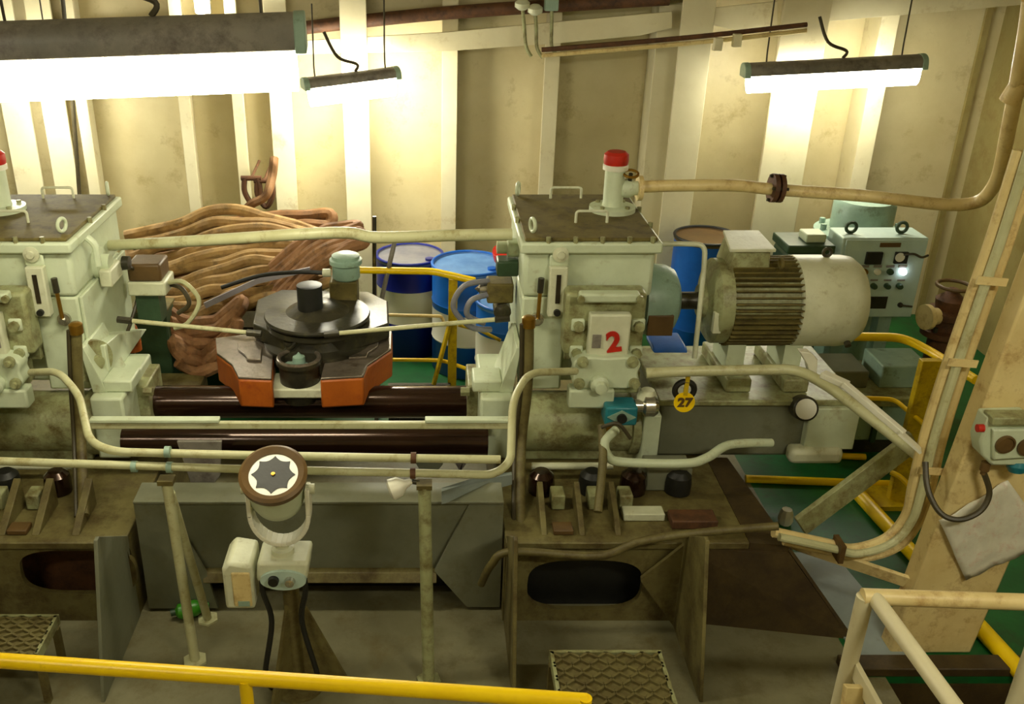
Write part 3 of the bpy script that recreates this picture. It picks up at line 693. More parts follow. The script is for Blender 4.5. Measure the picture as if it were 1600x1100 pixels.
for u, par in ((210, pb), (265, pb), (645, pb), (262, pa), (646, pa)):
    v = 733 + (u - 380) * .024 - (24 if par is pa else 0)
    q = P(u, v, 3.6)
    MB().cyl(q - Vector((.012, 0, 0)), q + Vector((.012, 0, 0)), .026, n=14).build('clamp', 'ggreen' if u < 300 else 'rust', par)
def pole(label, a, b, r, mat, extra=None):
    t = thing('pipe_support', label, 'support', (b.x, b.y, 0))
    MB().tube([a, b], r).build('post', mat, t)
    MB().cyl((b.x, b.y, 0), (b.x, b.y, .012), .06, n=6).build('foot_plate', mat, t)
    MB().box(a.x - .035, a.x + .035, a.y - .03, a.y + .03, a.z - .01, a.z + .012).build('saddle', 'olive', t)
    if extra:
        MB().tube([extra[0], extra[1]], r * .9).build('brace', mat, t)
        MB().cyl((extra[1].x, extra[1].y, 0), (extra[1].x, extra[1].y, .012), .055, n=6).build('foot_plate', mat, t)
    return t
b1 = Z(305, 1033, 0); b2 = Z(325, 968, 0)
pole('braced pale pipe support leaning under the two thin pipes, with a green bottle behind', Vector((b1.x - .03, b1.y + .03, 1.015)), b1, .024, 'pipe',
     (Vector((b1.x - .03, b1.y + .06, .93)), b2))
b3 = Z(670, 1064, 0)
pole('single olive pipe support standing in front of the grey girder', Vector((b3.x - .02, b3.y + .15, 1.0)), b3, .03, 'mach2')
q = P(626, 755, 3.6)
t = thing('inspection_lamp', 'small bright white bell-shaped cap hanging under the thin pipes', 'cap', q)
MB().lathe(q + Vector((.05, 0, .01)), (-1, -.2, -.35), [(.012, 0), (.02, .03), (.045, .06), (.05, .1), (.03, .11), (0, .112)], n=20).build('bell', 'white', t)
MB().tube([q + Vector((.05, 0, .01)), q + Vector((.09, 0, .0))], .012).build('stem', 'dark', t)
q = Z(288, 978, 0)
t = thing('bottle', 'green plastic bottle lying on the grey deck behind the braced pipe support', 'bottle', (q.x, q.y + .05, .04))
MB().lathe((q.x - .05, q.y + .05, .045), (1, .25, .1), [(.02, 0), (.04, .015), (.043, .1), (.03, .13), (.014, .15), (.014, .17), (0, .171)], n=18).build('bottle_body', 'bottle', t)
MB().lathe((q.x - .075, q.y + .045, .044), (1, .25, .1), [(.018, 0), (.018, .03), (0, .031)], n=12).build('bottle_cap', 'dkgreen', t)
# vertical conduits on the inner ends
for pts, lab in (([P(826, 505, 4.4), P(824, 600, 4.4), P(814, 700, 4.38), P(813, 822, 4.02)], 'dark vertical cable conduit beside the pump marked 2'),
                 ([P(119, 515, 4.4), P(122, 600, 4.4), P(127, 690, 4.38), P(131, 806, 4.02)], 'dark vertical cable conduit on the machine under the large lamp')):
    t = thing('conduit', lab, 'conduit', pts[-1])
    MB().tube(pts, .028, smooth=True).build('conduit_tube', 'found', t)
    MB().tube([p + Vector((-.035, -.01, 0)) for p in pts], .012, smooth=True, n=8).build('conduit_cable', 'cable', t)
    MB().lathe(pts[0] - Vector((0, 0, .02)), (0, 0, 1), [(.035, 0), (.035, .05), (.02, .06), (0, .06)], n=12).build('conduit_end', 'brass', t)
# pipe on the far side of number 2 pump
pipe('handrail_pipe', [P(1010, 583, 4.42), P(1070, 580, 4.4), P(1245, 577, 4.4), P(1290, 600, 4.3), P(1350, 645, 4.1), P(1437, 713, 3.85)], .028, 'pipe',
     'pale pipe running past the motor feet and sloping down to the conduits by the column', fil=.12)
sb = thing('white_strut', 'white flat strut on the sloping pipe by the column', 'strut', P(1340, 640, 4.0))
MB().bar(P(1285, 584, 4.15), P(1324, 602, 4.05), .05, .03).build('strut_plate', 'white', sb, bev=.004)
MB().bar(P(1318, 599, 4.04), P(1412, 678, 3.8), .035, .03).build('strut_arm', 'white', sb, bev=.004)
MB().bar(P(1404, 674, 3.80), P(1438, 704, 3.76), .06, .012).build('strut_end', 'white', sb)
t = tag(MB().prism([P(1250, 550, 4.38), P(1266, 551, 4.38), P(1278, 562, 4.38), P(1276, 592, 4.38), P(1266, 592, 4.38), P(1262, 570, 4.38)], (0, .05, 0)).build('angle_bracket', 'white', bev=.004),
        'small white angle bracket where the pipe begins to slope beside the motor', 'bracket')
pipe('drain_hose', [P(962, 672, 4.3), P(945, 690, 4.22), P(950, 712, 4.2), P(972, 722, 4.2), P(1070, 724, 4.2), P(1105, 715, 4.25), P(1140, 695, 4.35), P(1205, 692, 4.45)], .024, 'mach',
     'pale bent drain pipe below the cylinder and motor bed', smooth=True)
pipe('loop_cable', [P(940, 668, 4.22), P(965, 662, 4.2), P(985, 685, 4.2)], .01, 'cable', 'short dark cable loop under the blue solenoid valve', 'cable', smooth=True)
pipe('support_leg', [P(940, 665, 4.3), P(942, 720, 4.15), P(934, 800, 3.95)], .022, 'found', 'greenish grey upright rod below the blue solenoid valve', 'rod', smooth=True)
pipe('breather_pipe', [P(1034, 381, 4.9), P(1060, 381, 4.9), P(1102, 382, 4.9), P(1100, 420, 4.85), P(1085, 560, 4.72)], .014, 'pale',
     'thin pale bent pipe dropping between the oil tank and electric motor', fil=.05)
# overhead cream pipe with valve
t = thing('overhead_pipe', 'long cream pipe from the red-capped filler bending up towards the ceiling by the column', 'pipe', P(1250, 300, 5.2))
MB().tube([P(1000, 292, 5.22), P(1060, 290, 5.22), P(1150, 290, 5.22), P(1210, 296, 5.22), P(1350, 306, 5.1), P(1500, 320, 4.95), P(1552, 292, 4.8), P(1575, 205, 4.6), P(1600, 70, 4.4), P(1610, 0, 4.35)], .034, smooth=True, n=16).build('pipe_run', 'cream', t)
for u, v, Y in ((1213, 294, 5.22), (1582, 150, 4.5)):
    q = P(u, v, Y)
    d = Vector((1, 0, -.05)) if u < 1500 else Vector((.2, -.3, 1))
    d.normalize()
    a = MB().lathe(q - d * .03, d, [(.08, 0), (.08, .025), (.05, .027), (.05, .035), (.08, .037), (.08, .06), (.04, .062)] if u < 1500 else [(.045, 0), (.045, .1), (.04, .102)], n=24).build('flange', 'rust' if u < 1500 else 'cream', t)
    if u < 1500:
        for k in range(4):
            e = d.orthogonal().normalized(); e = Matrix.Rotation(k * PI / 2 + .6, 3, d) @ e
            MB().cyl(q + e * .066 - d * .045, q + e * .066 + d * .045, .01, n=6).build('flange_bolt', 'dark', a)
t = thing('valve', 'small greenish valve between the red-capped filler and the cream pipe', 'valve', P(982, 294, 5.22))
q = P(982, 294, 5.22)
MB().lathe(q - Vector((.1, 0, 0)), (1, 0, 0), [(.035, 0), (.035, .05), (.05, .06), (.055, .1), (.04, .13), (.04, .15)], n=18).build('valve_body', 'mach', t)
MB().lathe(q + Vector((.05, 0, 0)), (1, 0, 0), [(.07, 0), (.07, .025), (.03, .026)], n=22).build('valve_flange', 'cream', t)
MB().cyl(q, q + Vector((0, -.03, .09)), .012, n=10).build('valve_spindle', 'dark', t)
MB().torus(q + Vector((0, -.03, .09)), (0, -.3, 1), .04, .008, n=22, m=8).build('hand_wheel', 'brass', t)

# ================================================================== COMPASS REPEATER
cb = P(427, 742, 3.38); bx, by = -.65, 3.42
t = thing('compass_repeater', 'gyro compass repeater with white dial on a tripod pedestal behind the yellow rail', 'compass', (bx, by, 0))
ax = Vector((0, -.42, .9)).normalized()
bw = MB().lathe(cb - ax * .12, ax, [(.0, -.13), (.06, -.12), (.105, -.08), (.122, -.02), (.125, .1), (.135, .102), (.135, .112), (.1, .114), (0, .114)], n=44).build('bowl', 'mach', t)
MB().lathe(cb - ax * .02, ax, [(.10, .0), (.14, .0), (.144, .03), (.13, .04), (.104, .026), (.10, .0)], n=44, caps=False).build('bezel', 'brown', bw)
MB().lathe(cb - ax * .003, ax, [(.105, 0), (.105, .004), (0, .004)], n=44).build('dial', 'card', bw)
e1 = Vector((1, 0, 0)); e2 = ax.cross(e1)
st = []
for i in range(64):
    a = 2 * PI * i / 64
    rr = .078 - .014 * abs(math.cos(4 * a)) ** .6 + .012 * (1 if False else 0)
    st.append(cb + ax * .002 + (e1 * math.cos(a) + e2 * math.sin(a)) * (.072 + .02 * (1 - abs(math.sin(4 * a)) ** .7)))
MB().prism(st, ax * .003).build('dial_rose', 'black', bw)
MB().lathe(cb + ax * .004, ax, [(.009, 0), (.009, .006), (0, .007)], n=12).build('dial_centre', 'brass', bw)
yo = []
for i in range(17):
    a = PI + PI * i / 16
    yo.append(Vector((bx + .012 + .125 * math.cos(a), by - .02, .985 + .15 * math.sin(a))))
yo = [Vector((bx - .113, by - .02, 1.1))] + yo + [Vector((bx + .137, by - .02, 1.1))]
ym = MB()
for a, b_ in zip(yo, yo[1:]):
    ym.bar(a, b_ + (b_ - a) * .1, .02, .075, up=(0, 1, 0))
ym.build('yoke', 'white', t, bev=.004)
for sx in (-1, 1):
    MB().cyl((bx + .012 + sx * .12, by - .02, 1.1), (bx + .012 + sx * .155, by - .02, 1.1), .022, n=14).build('yoke_knob', 'pale', t)
hd = MB().prism([(bx - .1, by - .1, .67), (bx + .12, by - .1, .67), (bx + .135, by - .1, .775), (bx - .09, by - .1, .775)], (0, .17, 0)).build('head_block', 'pale', t, bev=.015)
MB().lathe((bx + .012, by - .02, .77), (0, 0, 1), [(.05, 0), (.05, .03), (.03, .035), (.03, .07), (0, .071)], n=20).build('swivel', 'pale', hd)
fc = [(bx + .02 + .1 * math.cos(2 * PI * i / 24), by - .115, .69 + .05 * math.sin(2 * PI * i / 24)) for i in range(24)]
MB().prism(fc, (0, .02, 0)).build('knob_plate', 'panel', hd)
MB().lathe((bx - .02, by - .115, .695), (0, -1, 0), [(.024, 0), (.022, .02), (0, .022)], n=16).build('knob', 'black', hd)
MB().lathe((bx + .05, by - .115, .69), (0, -1, 0), [(.024, 0), (.02, .02), (0, .03)], n=16).build('knob', 'chrome', hd)
MB().box(bx - .01, bx + .05, by - .106, by - .09, .72, .735).build('latch', 'brass', hd)
sbx = MB().prism([(bx - .24, by - .12, .54), (bx - .11, by - .12, .54), (bx - .11, by - .12, .77), (bx - .21, by - .12, .79), (bx - .24, by - .12, .75)], (0, .2, 0)).build('terminal_box', 'pale', t, bev=.015)
MB().box(bx - .2, bx - .12, by - .126, by - .11, .56, .74).build('box_cover', 'cream', sbx, bev=.006)
MB().box(bx - .18, bx - .13, by - .13, by - .12, .565, .59).build('box_label', 'ggreen', sbx)
MB().cyl((bx + .03, by, .0), (bx + .03, by, .67), .038, n=20).build('pedestal_tube', 'found', t)
for i, (dx, dy) in enumerate(((.26, -.02), (-.1, -.16), (-.08, .2))):
    d = Vector((dx, dy, 0)); p0 = Vector((bx + .03, by, 0)); s = Vector((-d.y, d.x, 0)).normalized() * .008
    MB().prism([p0 + d * .1 - s + Vector((0, 0, .55)), p0 + d + Vector((0, 0, .0)) - s, p0 + d * .1 - s], s * 2).build('pedestal_rib', 'found', t)
for dx in (-.07, .1):
    MB().tube([(bx + dx, by - .08, .75), (bx + dx * 1.1, by - .09, .62), (bx + dx * .8, by - .06, .42), (bx + dx * 1.4, by - .1, .15), (bx + dx * 1.2, by - .05, .02)], .013, smooth=True, n=8).build('cable', 'black', t)
MB().cyl((bx + .03, by, 0), (bx + .03, by, .015), .13, n=28).build('base_plate', 'found', t)

# ================================================================== DRUMS
def drum_mat(name, top, band, bot, z1, z2):
    m = paint(name, top, tuple(x * .85 for x in top), 4, .35, bump=.02)
    nt = m.node_tree; N = nt.nodes; L = nt.links; b = N['Principled BSDF']
    tc = N.new('ShaderNodeTexCoord'); sp = N.new('ShaderNodeSeparateXYZ'); L.new(tc.outputs['Object'], sp.inputs[0])
    r = N.new('ShaderNodeValToRGB'); r.color_ramp.interpolation = 'CONSTANT'
    r.color_ramp.elements[0].position = 0; r.color_ramp.elements[0].color = lin(bot)
    r.color_ramp.elements[1].position = z1; r.color_ramp.elements[1].color = lin(band)
    e = r.color_ramp.elements.new(z2); e.color = lin(top)
    L.new(sp.outputs['Z'], r.inputs['Fac'])
    L.new(r.outputs['Color'], b.inputs['Base Color'])
    return m
def drum(u, vtop, ztop, R, mats, lab, lidmat, rimmat):
    c = Z(u, vtop, ztop)
    t = thing('drum', lab, 'drum', (c.x, c.y, 0), 'plastic and steel drums behind the tiller')
    MB().lathe((c.x, c.y, 0), (0, 0, 1), [(R * .96, 0), (R, .02), (R, .27), (R * 1.02, .285), (R, .30), (R, .57), (R * 1.02, .585), (R, .6), (R, ztop - .02)], n=44).build('body', mats, t)
    MB().lathe((c.x, c.y, ztop - .03), (0, 0, 1), [(R, 0), (R * 1.025, .01), (R * 1.025, .03), (R * .97, .035), (R * .95, .015), (R * .9, .012), (0, .012)], n=44).build('lid', lidmat, t)
    MB().torus((c.x, c.y, ztop), (0, 0, 1), R, .012, n=44, m=8).build('rim', rimmat, t)
    MB().lathe((c.x + R * .6, c.y - R * .35, ztop - .02), (0, 0, 1), [(.035, 0), (.035, .02), (.02, .022), (0, .022)], n=14).build('bung', rimmat, t)
    return t
mnavy = drum_mat('navy_white_drum', (14, 28, 120), (226, 220, 190), (10, 22, 104), .30, .58)
mblue = drum_mat('blue_white_drum', (22, 96, 186), (226, 222, 206), (20, 80, 166), .27, .53)
drum(640, 397, .82, .268, mnavy, 'navy and white drum with scuffed grey lid, partly behind the bright blue one', 'greylid', 'navy')
drum(733, 411, .87, .285, mblue, 'bright blue and white drum with a blue lid behind the yellow rail', 'bluelid', 'blue')
drum(797, 468, .76, .245, mblue, 'lower blue and white drum half hidden by the tank with the hoses', 'bluelid', 'blue')
drum(1104, 368, 1.02, .245, 'blue', 'blue drum with a brown lid peeking out between tank and motor', 'brown', 'black')
t = tag(MB().lathe(P(792, 395, 6.9) - Vector((0, 0, .06)), (.1, -.3, 1), [(.1, 0), (.12, .06), (.12, .075), (.02, .08), (0, .08)], n=24).build('red_lid', 'red'), 'red round lid propped behind the blue drum at the tank corner', 'lid')
t = tag(MB().prism([P(1020, 542, 5.05), P(1072, 540, 5.05), P(1076, 552, 5.0), P(1020, 552, 5.0)], (0, .2, 0)).build('blue_tray', 'blue', bev=.01), 'small bright blue tray under the coupling guard beside the pump', 'tray')
# ================================================================== ROPE HEAP
def rope(name, label, mat, n, fl, r, seed):
    rnd = random.Random(seed); pts = []
    for i in range(n):
        k = i / max(1, n - 1); row = fl(k, rnd)
        if i % 2: row = row[::-1]
        pts += row
    return tag(MB().tube(pts, r, smooth=True, n=10, k=5).build(name, mat), label, 'rope', 'mooring ropes heaped behind the tiller')
def rows_top(k, rnd):
    out = []
    for j in range(9):
        s = j / 8
        u = 196 + 66 * k + s * (352 - 66 * k)
        vl, vr = 372 + 125 * k, 362 + 62 * k
        hump = -44 * (1 - k * .8) * math.sin(PI * min(1, s * 1.15)) ** 1.1 * (0.5 + s * .75) + (8 * math.sin(PI * s) * k)
        v = vl + (vr - vl) * s ** 1.3 + hump + rnd.uniform(-6, 6)
        Y = 6.75 - .75 * k ** .8 + rnd.uniform(-.03, .03) + .1 * s
        out.append(P(u, v, Y))
    return out
rope('mooring_rope', 'tan rope heaped highest behind the pale pipe, laid in long diagonal strands', 'rope', 11, rows_top, .043, 3)
def rows_back(k, rnd):
    out = []
    for j in range(9):
        s = j / 8
        u = 215 + 50 * k + s * (300 - 66 * k); v = 382 + 110 * k - (44 - 10 * k) * s ** 1.2 - 18 * math.sin(PI * s) * (1 - k) + rnd.uniform(-3, 3)
        out.append(P(u, v, 7.05 - .75 * k + rnd.uniform(-.02, .02)))
    return out
rope('mooring_rope', 'brown rope layered underneath the tan rope heap', 'rope3', 9, rows_back, .05, 5)
def rows_red(k, rnd):
    out = []
    for j in range(7):
        s = j / 6
        u = 415 + s * 140 + 12 * k; v = 428 - 78 * s + 62 * k * (1 - s * .5) + rnd.uniform(-3, 3) - 16 * math.sin(PI * s)
        out.append(P(u, v, 6.25 - .25 * k))
    return out
rope('mooring_rope', 'reddish rope strands slanting down beside the grey-green sensor pot', 'rope2', 6, rows_red, .042, 9)
def rows_low(k, rnd):
    out = []
    for j in range(7):
        s = j / 6
        u = 262 + 16 * k + s * (116 - 36 * k); v = 486 + 78 * k + 26 * math.sin(PI * s) - 14 * s + rnd.uniform(-3, 3)
        out.append(P(u, v, 5.95 - .2 * k + rnd.uniform(-.03, .03)))
    return out
rope('mooring_rope', 'rope coils sagging low below the heap, in front of the dark stand', 'rope2', 6, rows_low, .045, 11)
t = thing('rope_stand', 'low dark steel stand carrying the heaped ropes', 'stand', (-1.4, 6.5, 0))
MB().box(-2.25, -.7, 6.3, 7.1, .5, .6).build('stand_top', 'dark', t)
for x in (-2.2, -.75):
    for y in (6.35, 7.05):
        MB().box(x - .04, x + .04, y - .04, y + .04, 0, .5).build('leg', 'dark', t)
MB().box(-2.2, -.72, 6.9, 6.94, .0, .5).build('back_sheet', 'dark', t)
t = tag(MB().prism([P(318, 474, 5.92), P(400, 436, 5.92), P(484, 418, 5.92), P(484, 424, 5.92), P(402, 444, 5.92), P(322, 482, 5.92)], (0, .02, 0)).build('lashing_strap', 'tarp'), 'grey strap stretched across the lower edge of the rope heap', 'strap')
t = thing('bollard_box', 'dull green steel box standing below the ropes by the switch box', 'box', (P(235, 520, 5.7).x, 5.75, 0))
q = P(235, 488, 5.78)
MB().box(q.x - .14, q.x + .1, 5.78, 5.98, 0, q.z).build('box_body', 'dkgreen', t, bev=.01)
MB().box(q.x - .15, q.x + .11, 5.77, 5.99, q.z, q.z + .02).build('box_lid', 'olive', t, bev=.004)
q = P(206, 520, 5.55)
tag(MB().lathe(q - Vector((0, 0, .12)), (0, 0, 1), [(.05, 0), (.05, .1), (.035, .16), (.015, .2), (0, .21)], n=16).build('marker_cone', 'orange'), 'small red-orange cone beside the dull green box', 'cone')

# ================================================================== RAILS BEHIND THE TILLER
t = thing('yellow_railing', 'yellow railing with a braced post in front of the blue and white drums', 'railing', (.1, 6.0, 0))
MB().tube([P(560, 422, 6.05), P(677, 424, 6.05), P(742, 439, 5.95)], .024, fil=.05).build('top_rail', 'yellow', t)
a = P(708, 436, 6.02)
MB().box(a.x - .03, a.x + .03, 6.0, 6.03, 0, a.z).build('post', 'yellowd', t)
MB().bar(P(703, 505, 6.0), Vector((P(680, 600, 6.0).x - .08, 5.95, .02)), .04, .02).build('brace', 'yellowd', t)
MB().tube([P(600, 562, 6.04), P(692, 563, 6.04), P(745, 582, 5.98)], .014).build('mid_rail', 'yellow', t)
pipe('thin_pipe', [P(600, 492, 6.2), P(690, 494, 6.2), P(694, 505, 6.2)], .012, 'cream', 'thin cream pipe with a hooked end across the navy drum', fil=.02)
pipe('thin_pipe', [P(716, 508, 6.1), P(752, 517, 6.1), P(782, 532, 6.1)], .012, 'yellowd', 'thin yellowish pipe slanting across the bright blue drum', fil=.02)
pipe('dark_rod', [P(585, 338, 6.15), P(585, 472, 6.15), Vector((*P(585, 472, 6.15).xy, 0))], .014, 'dark', 'thin dark upright rod between rope heap and navy drum', 'rod')
pipe('grey_rod', [P(618, 372, 6.1), P(595, 472, 6.0), Vector((P(585, 520, 6.0).x, 5.95, 0))], .016, 'lampbody', 'grey rod leaning in front of the navy drum', 'rod')
t = thing('slatted_crate', 'low black slatted crate on the deck behind the yellow railing', 'crate', (P(655, 590, 5.9).x, 6.2, 0))
cx = P(655, 590, 5.9).x
for i in range(5):
    MB().box(cx - .2 + i * .08, cx - .14 + i * .08, 5.9, 5.93, .0, .32).build('slat', 'black', t)
MB().box(cx - .22, cx + .22, 5.93, 6.0, .0, .3).build('crate_body', 'dark', t)

# ================================================================== CONTROL PANEL CORNER
Yp = 6.2
t = thing('control_panel', 'pale blue-green control panel with meters and indicator lamps behind the motor', 'control panel', (3.2, 6.25, 0))
a, b_ = P(1318, 372, Yp), P(1452, 496, Yp)
xl, xr, zt, zb = a.x, P(1452, 372, Yp).x, a.z, b_.z
MB().box(xl, xr, Yp, Yp + .25, zb, zt).build('cabinet', 'panel', t, bev=.008)
MB().box(xl + .02, xr - .008, Yp - .012, Yp, zb + .01, zt - .01).build('door', 'panel', t, bev=.004)
def on(u0, v0, u1, v1, name, mat, d=.02):
    p0, p1 = P(u0, v0, Yp - .01), P(u1, v1, Yp - .01)
    xm = (P(u0, v1, Yp).x + p0.x) / 2; w = (u1 - u0) / 1480 * 6.6
    return MB().box(xm, xm + w, Yp - .012 - d, Yp - .011, p1.z, p0.z).build(name, mat, t, bev=.003)
def dial(u, v, r, name, mat, d=.02):
    p0 = P(u, v, Yp - .012)
    return MB().lathe(p0, (0, -1, 0), [(r, 0), (r, d * .7), (r * .8, d), (0, d)], n=20).build(name, mat, t)
on(1374, 379, 1406, 386, 'name_plate', 'brown', .006)
m1 = on(1351, 393, 1376, 412, 'meter', 'black'); m2 = on(1396, 393, 1416, 411, 'meter', 'black')
p0 = P(1406, 402, Yp - .035)
MB().lathe(p0, (0, -1, 0), [(.032, 0), (.032, .006), (0, .006)], n=20).build('meter_face', 'card', m2)
for u in (1351, 1371, 1391, 1410): on(u - 7, 414, u + 6, 418, 'label_strip', 'lampbody', .004)
for u, mt in ((1350, 'brass'), (1370, 'white'), (1390, 'dkgreen'), (1410, 'led')): dial(u, 424, .022, 'indicator_lamp', mt, .03)
for u in (1365, 1386, 1407): on(u - 6, 436, u + 6, 439, 'label_strip', 'lampbody', .004)
for u in (1364, 1385, 1404): dial(u, 446, .02, 'switch_knob', 'dkgreen', .04)
on(1354, 463, 1385, 482, 'rating_plate', 'glass', .005)
dial(1406, 476, .018, 'door_lock', 'dark', .02)
MB().tube([P(1412, 398, Yp - .04), P(1428, 397, Yp - .06), P(1440, 402, Yp - .03), P(1450, 399, Yp)], .008, smooth=True, n=8).build('meter_wire', 'cable', t)
MB().tube([P(1406, 477, Yp - .035), P(1425, 479, Yp - .03)], .007, n=8).build('key_cord', 'cable', t)
for u in (1327, 1406):
    q = P(u, 372, Yp + .1)
    MB().torus((q.x, q.y, zt + .045), (0, 1, 0), .035, .012, n=20, m=8).build('lifting_lug', 'dkgreen', t)
for x in (xl + .08, xr - .2):
    MB().box(x, x + .09, Yp + .05, Yp + .15, 0, zb).build('leg', 'ggreen', t)
q = P(1345, 352, 6.9)
t = thing('pump_tower', 'pale green round pump head standing behind the control panel', 'pump', (q.x, 6.9, 0))
MB().lathe((q.x, 6.9, 0), (0, 0, 1), [(.24, 0), (.24, .6), (.2, .62), (.2, q.z - .12), (.33, q.z - .1), (.33, q.z - .04), (.22, q.z - .02), (.22, q.z + .17), (.2, q.z + .2), (0, q.z + .2)], n=40).build('pump_head', 'ggreen', t)
for k in range(10):
    w = 2 * PI * k / 10
    MB().cyl((q.x + .28 * math.cos(w), 6.9 + .28 * math.sin(w), q.z - .04), (q.x + .28 * math.cos(w), 6.9 + .28 * math.sin(w), q.z + .01), .022, n=6).build('head_bolt', 'ggreen', t)
q = P(1280, 385, 6.3)
t = thing('gear_case', 'dark green gear case between the electric motor and control panel', 'gear case', (q.x, 6.3, 0))
MB().box(q.x - .25, q.x + .06, 6.2, 6.5, 0, q.z - .02).build('case_body', 'dkgreen', t, bev=.03)
MB().box(q.x - .26, q.x + .07, 6.19, 6.51, q.z - .02, q.z + .04).build('case_lid', 'dkgreen', t, bev=.01)
MB().box(q.x - .12, q.x + .02, 6.25, 6.4, q.z + .04, q.z + .1).build('lid_block', 'mach', t, bev=.01)
t = thing('pump_bed', 'long grey-green machine bed on the green deck below the control panel', 'bed', (2.95, 5.75, 0))
MB().box(2.45, 3.35, 5.5, 6.0, .12, .4).build('bed_body', 'ggreen', t, bev=.01)
MB().box(2.43, 3.4, 5.45, 6.04, .4, .46).build('bed_top', 'mach2', t, bev=.006)
MB().box(2.5, 3.3, 5.55, 5.95, 0, .12).build('bed_plinth', 'dark', t)
for x in (2.65, 2.95, 3.2):
    MB().box(x - .015, x + .015, 5.47, 5.5, .12, .4).build('stiffener_rib', 'dkgreen', t)
MB().box(2.5, 2.9, 5.6, 5.9, .46, .58).build('bed_block', 'grey', t, bev=.01)
MB().box(2.98, 3.3, 5.6, 5.9, .46, .62).build('bed_block', 'ggreen', t, bev=.01)
q = P(1478, 500, 6.2)
t = thing('flanged_valve', 'brown flanged valve stack beside the control panel', 'valve', (q.x, 6.2, 0))
MB().lathe((q.x, 6.2, 0), (0, 0, 1), [(.09, 0), (.09, q.z - .12), (.15, q.z - .11), (.15, q.z - .07), (.1, q.z - .06), (.1, q.z + .02), (.14, q.z + .03), (.14, q.z + .08), (.09, q.z + .09), (.1, q.z + .16), (.05, q.z + .2), (.03, q.z + .24), (0, q.z + .24)], n=28).build('valve_body', 'rust', t)
MB().torus((q.x, 6.2, q.z + .26), (0, 0, 1), .11, .014, n=28, m=8).build('hand_wheel', 'brown', t)
MB().lathe((q.x - .1, 6.15, q.z + .05), (-1, -.2, 0), [(.06, 0), (.06, .06), (.09, .065), (.09, .1), (0, .1)], n=20).build('side_flange', 'cream', t)
for k in range(5):
    w = 2 * PI * k / 5
    MB().cyl((q.x + .12 * math.cos(w), 6.2 + .12 * math.sin(w), q.z - .12), (q.x + .12 * math.cos(w), 6.2 + .12 * math.sin(w), q.z - .03), .016, n=6).build('flange_bolt', 'dark', t)

# ================================================================== YELLOW STAIR RAILS BESIDE THE COLUMN
t = thing('yellow_handrail', 'worn yellow handrail with a broad slanting post between control panel and column', 'handrail', (2.9, 4.95, 0))
MB().tube([P(1334, 526, 5.35), P(1410, 527, 5.25), P(1452, 548, 5.1), P(1525, 594, 4.7)], .027, fil=.12).build('top_rail', 'yellow', t)
MB().bar(P(1458, 562, 4.95), P(1404, 780, 4.95), .14, .05, up=(0, 1, 0)).build('post', 'yellowd', t, bev=.004)
q = P(1398, 800, 4.95)
MB().tube([P(1350, 622, 5.1), P(1398, 624, 5.1), P(1416, 640, 5.0), P(1446, 664, 4.85)], .014, fil=.06).build('lower_rail', 'yellow', t)
MB().tube([P(1392, 738, 4.9), P(1406, 744, 4.86), P(1424, 762, 4.8)], .016, fil=.04).build('toe_hook', 'yellow', t)
MB().box(2.72, 2.95, 4.85, 5.1, 0, .03).build('base_plate', 'yellowd', t)
a = P(1404, 778, 4.95)
MB().box(a.x - .06, a.x + .06, 4.93, 4.97, .02, a.z + .1).build('post_foot', 'yellowd', t)
def kerb(a, b_, r, lab):
    return pipe('deck_kerb', [Z(*a, r), Z(*b_, r)], r, 'yellow', lab, 'kerb')
kerb((1165, 748), (1400, 757), .026, 'straight yellow pipe kerb lying on the green deck behind the diagonal strut')
kerb((1270, 711), (1352, 714), .022, 'short yellow kerb on the green deck below the motor bed gauge')
kerb((1338, 768), (1600, 1056), .042, 'thick yellow kerb running along the green deck behind the column')
pipe('yellow_stanchion', [P(1560, 900, 4.4), P(1600, 930, 4.3)], .02, 'yellowd', 'short worn yellow bar just behind the foot of the column', 'bar')
# strut and flat bar to the foundation
tag(MB().bar(P(1250, 822, 4.0), P(1428, 688, 4.15), .13, .03, up=(0, 1, .2)).build('diagonal_strut', 'mach2', bev=.004), 'broad brownish diagonal strut rising from the foundation end to the yellow handrail', 'strut')
tag(MB().bar(P(1236, 848, 3.95), P(1428, 912, 3.68), .075, .02, up=(0, 1, .3)).build('flat_bar', 'cream', bev=.003), 'cream flat bar tying the foundation end to the column', 'bar')
q = Z(1226, 818, 0)
tag(MB().lathe((q.x, q.y, 0.001), (.0, 0, 1), [(.035, 0), (.045, .03), (.042, .07), (.03, .1), (0, .105)], n=9).build('float_ball', 'white'), 'small white lump on the deck at the foundation end', 'float')

# ================================================================== COLUMN FITTINGS
t = thing('conduit_bundle', 'cream cable conduits running down beside the column and sweeping back to the foundation', 'conduit', P(1425, 815, 3.75))
base = [(1606, 235), (1562, 375), (1523, 485), (1482, 605), (1455, 695), (1440, 760), (1424, 812), (1392, 848), (1340, 864), (1300, 856), (1216, 838)]
for k, (du, Y) in enumerate(((-13, 3.8), (2, 3.76), (15, 3.82))):
    sc = lambda i: 1 if i < 6 else .6
    MB().tube([P(u + du * sc(i), v + (du * .5 if i >= 6 else 0), Y) for i, (u, v) in enumerate(base)], (.026, .02, .022)[k], smooth=True, n=10).build('conduit', ('cream', 'pipe', 'cream')[k], t)
for (u, v) in ((1541, 435), (1496, 562), (1448, 730), (1310, 858)):
    q = P(u, v, 3.77)
    if u > 1400: MB().bar(q + Vector((-.06, -.035, .005)), q + Vector((.07, -.035, -.005)), .035, .008, up=(0, 1, 0)).build('clamp', 'cream', t)
    else: MB().box(q.x - .012, q.x + .012, q.y - .05, q.y + .05, q.z - .05, q.z + .05).build('clamp', 'brown', t)
Yj = 3.53
def jx(u, v): return P(u, v, Yj)
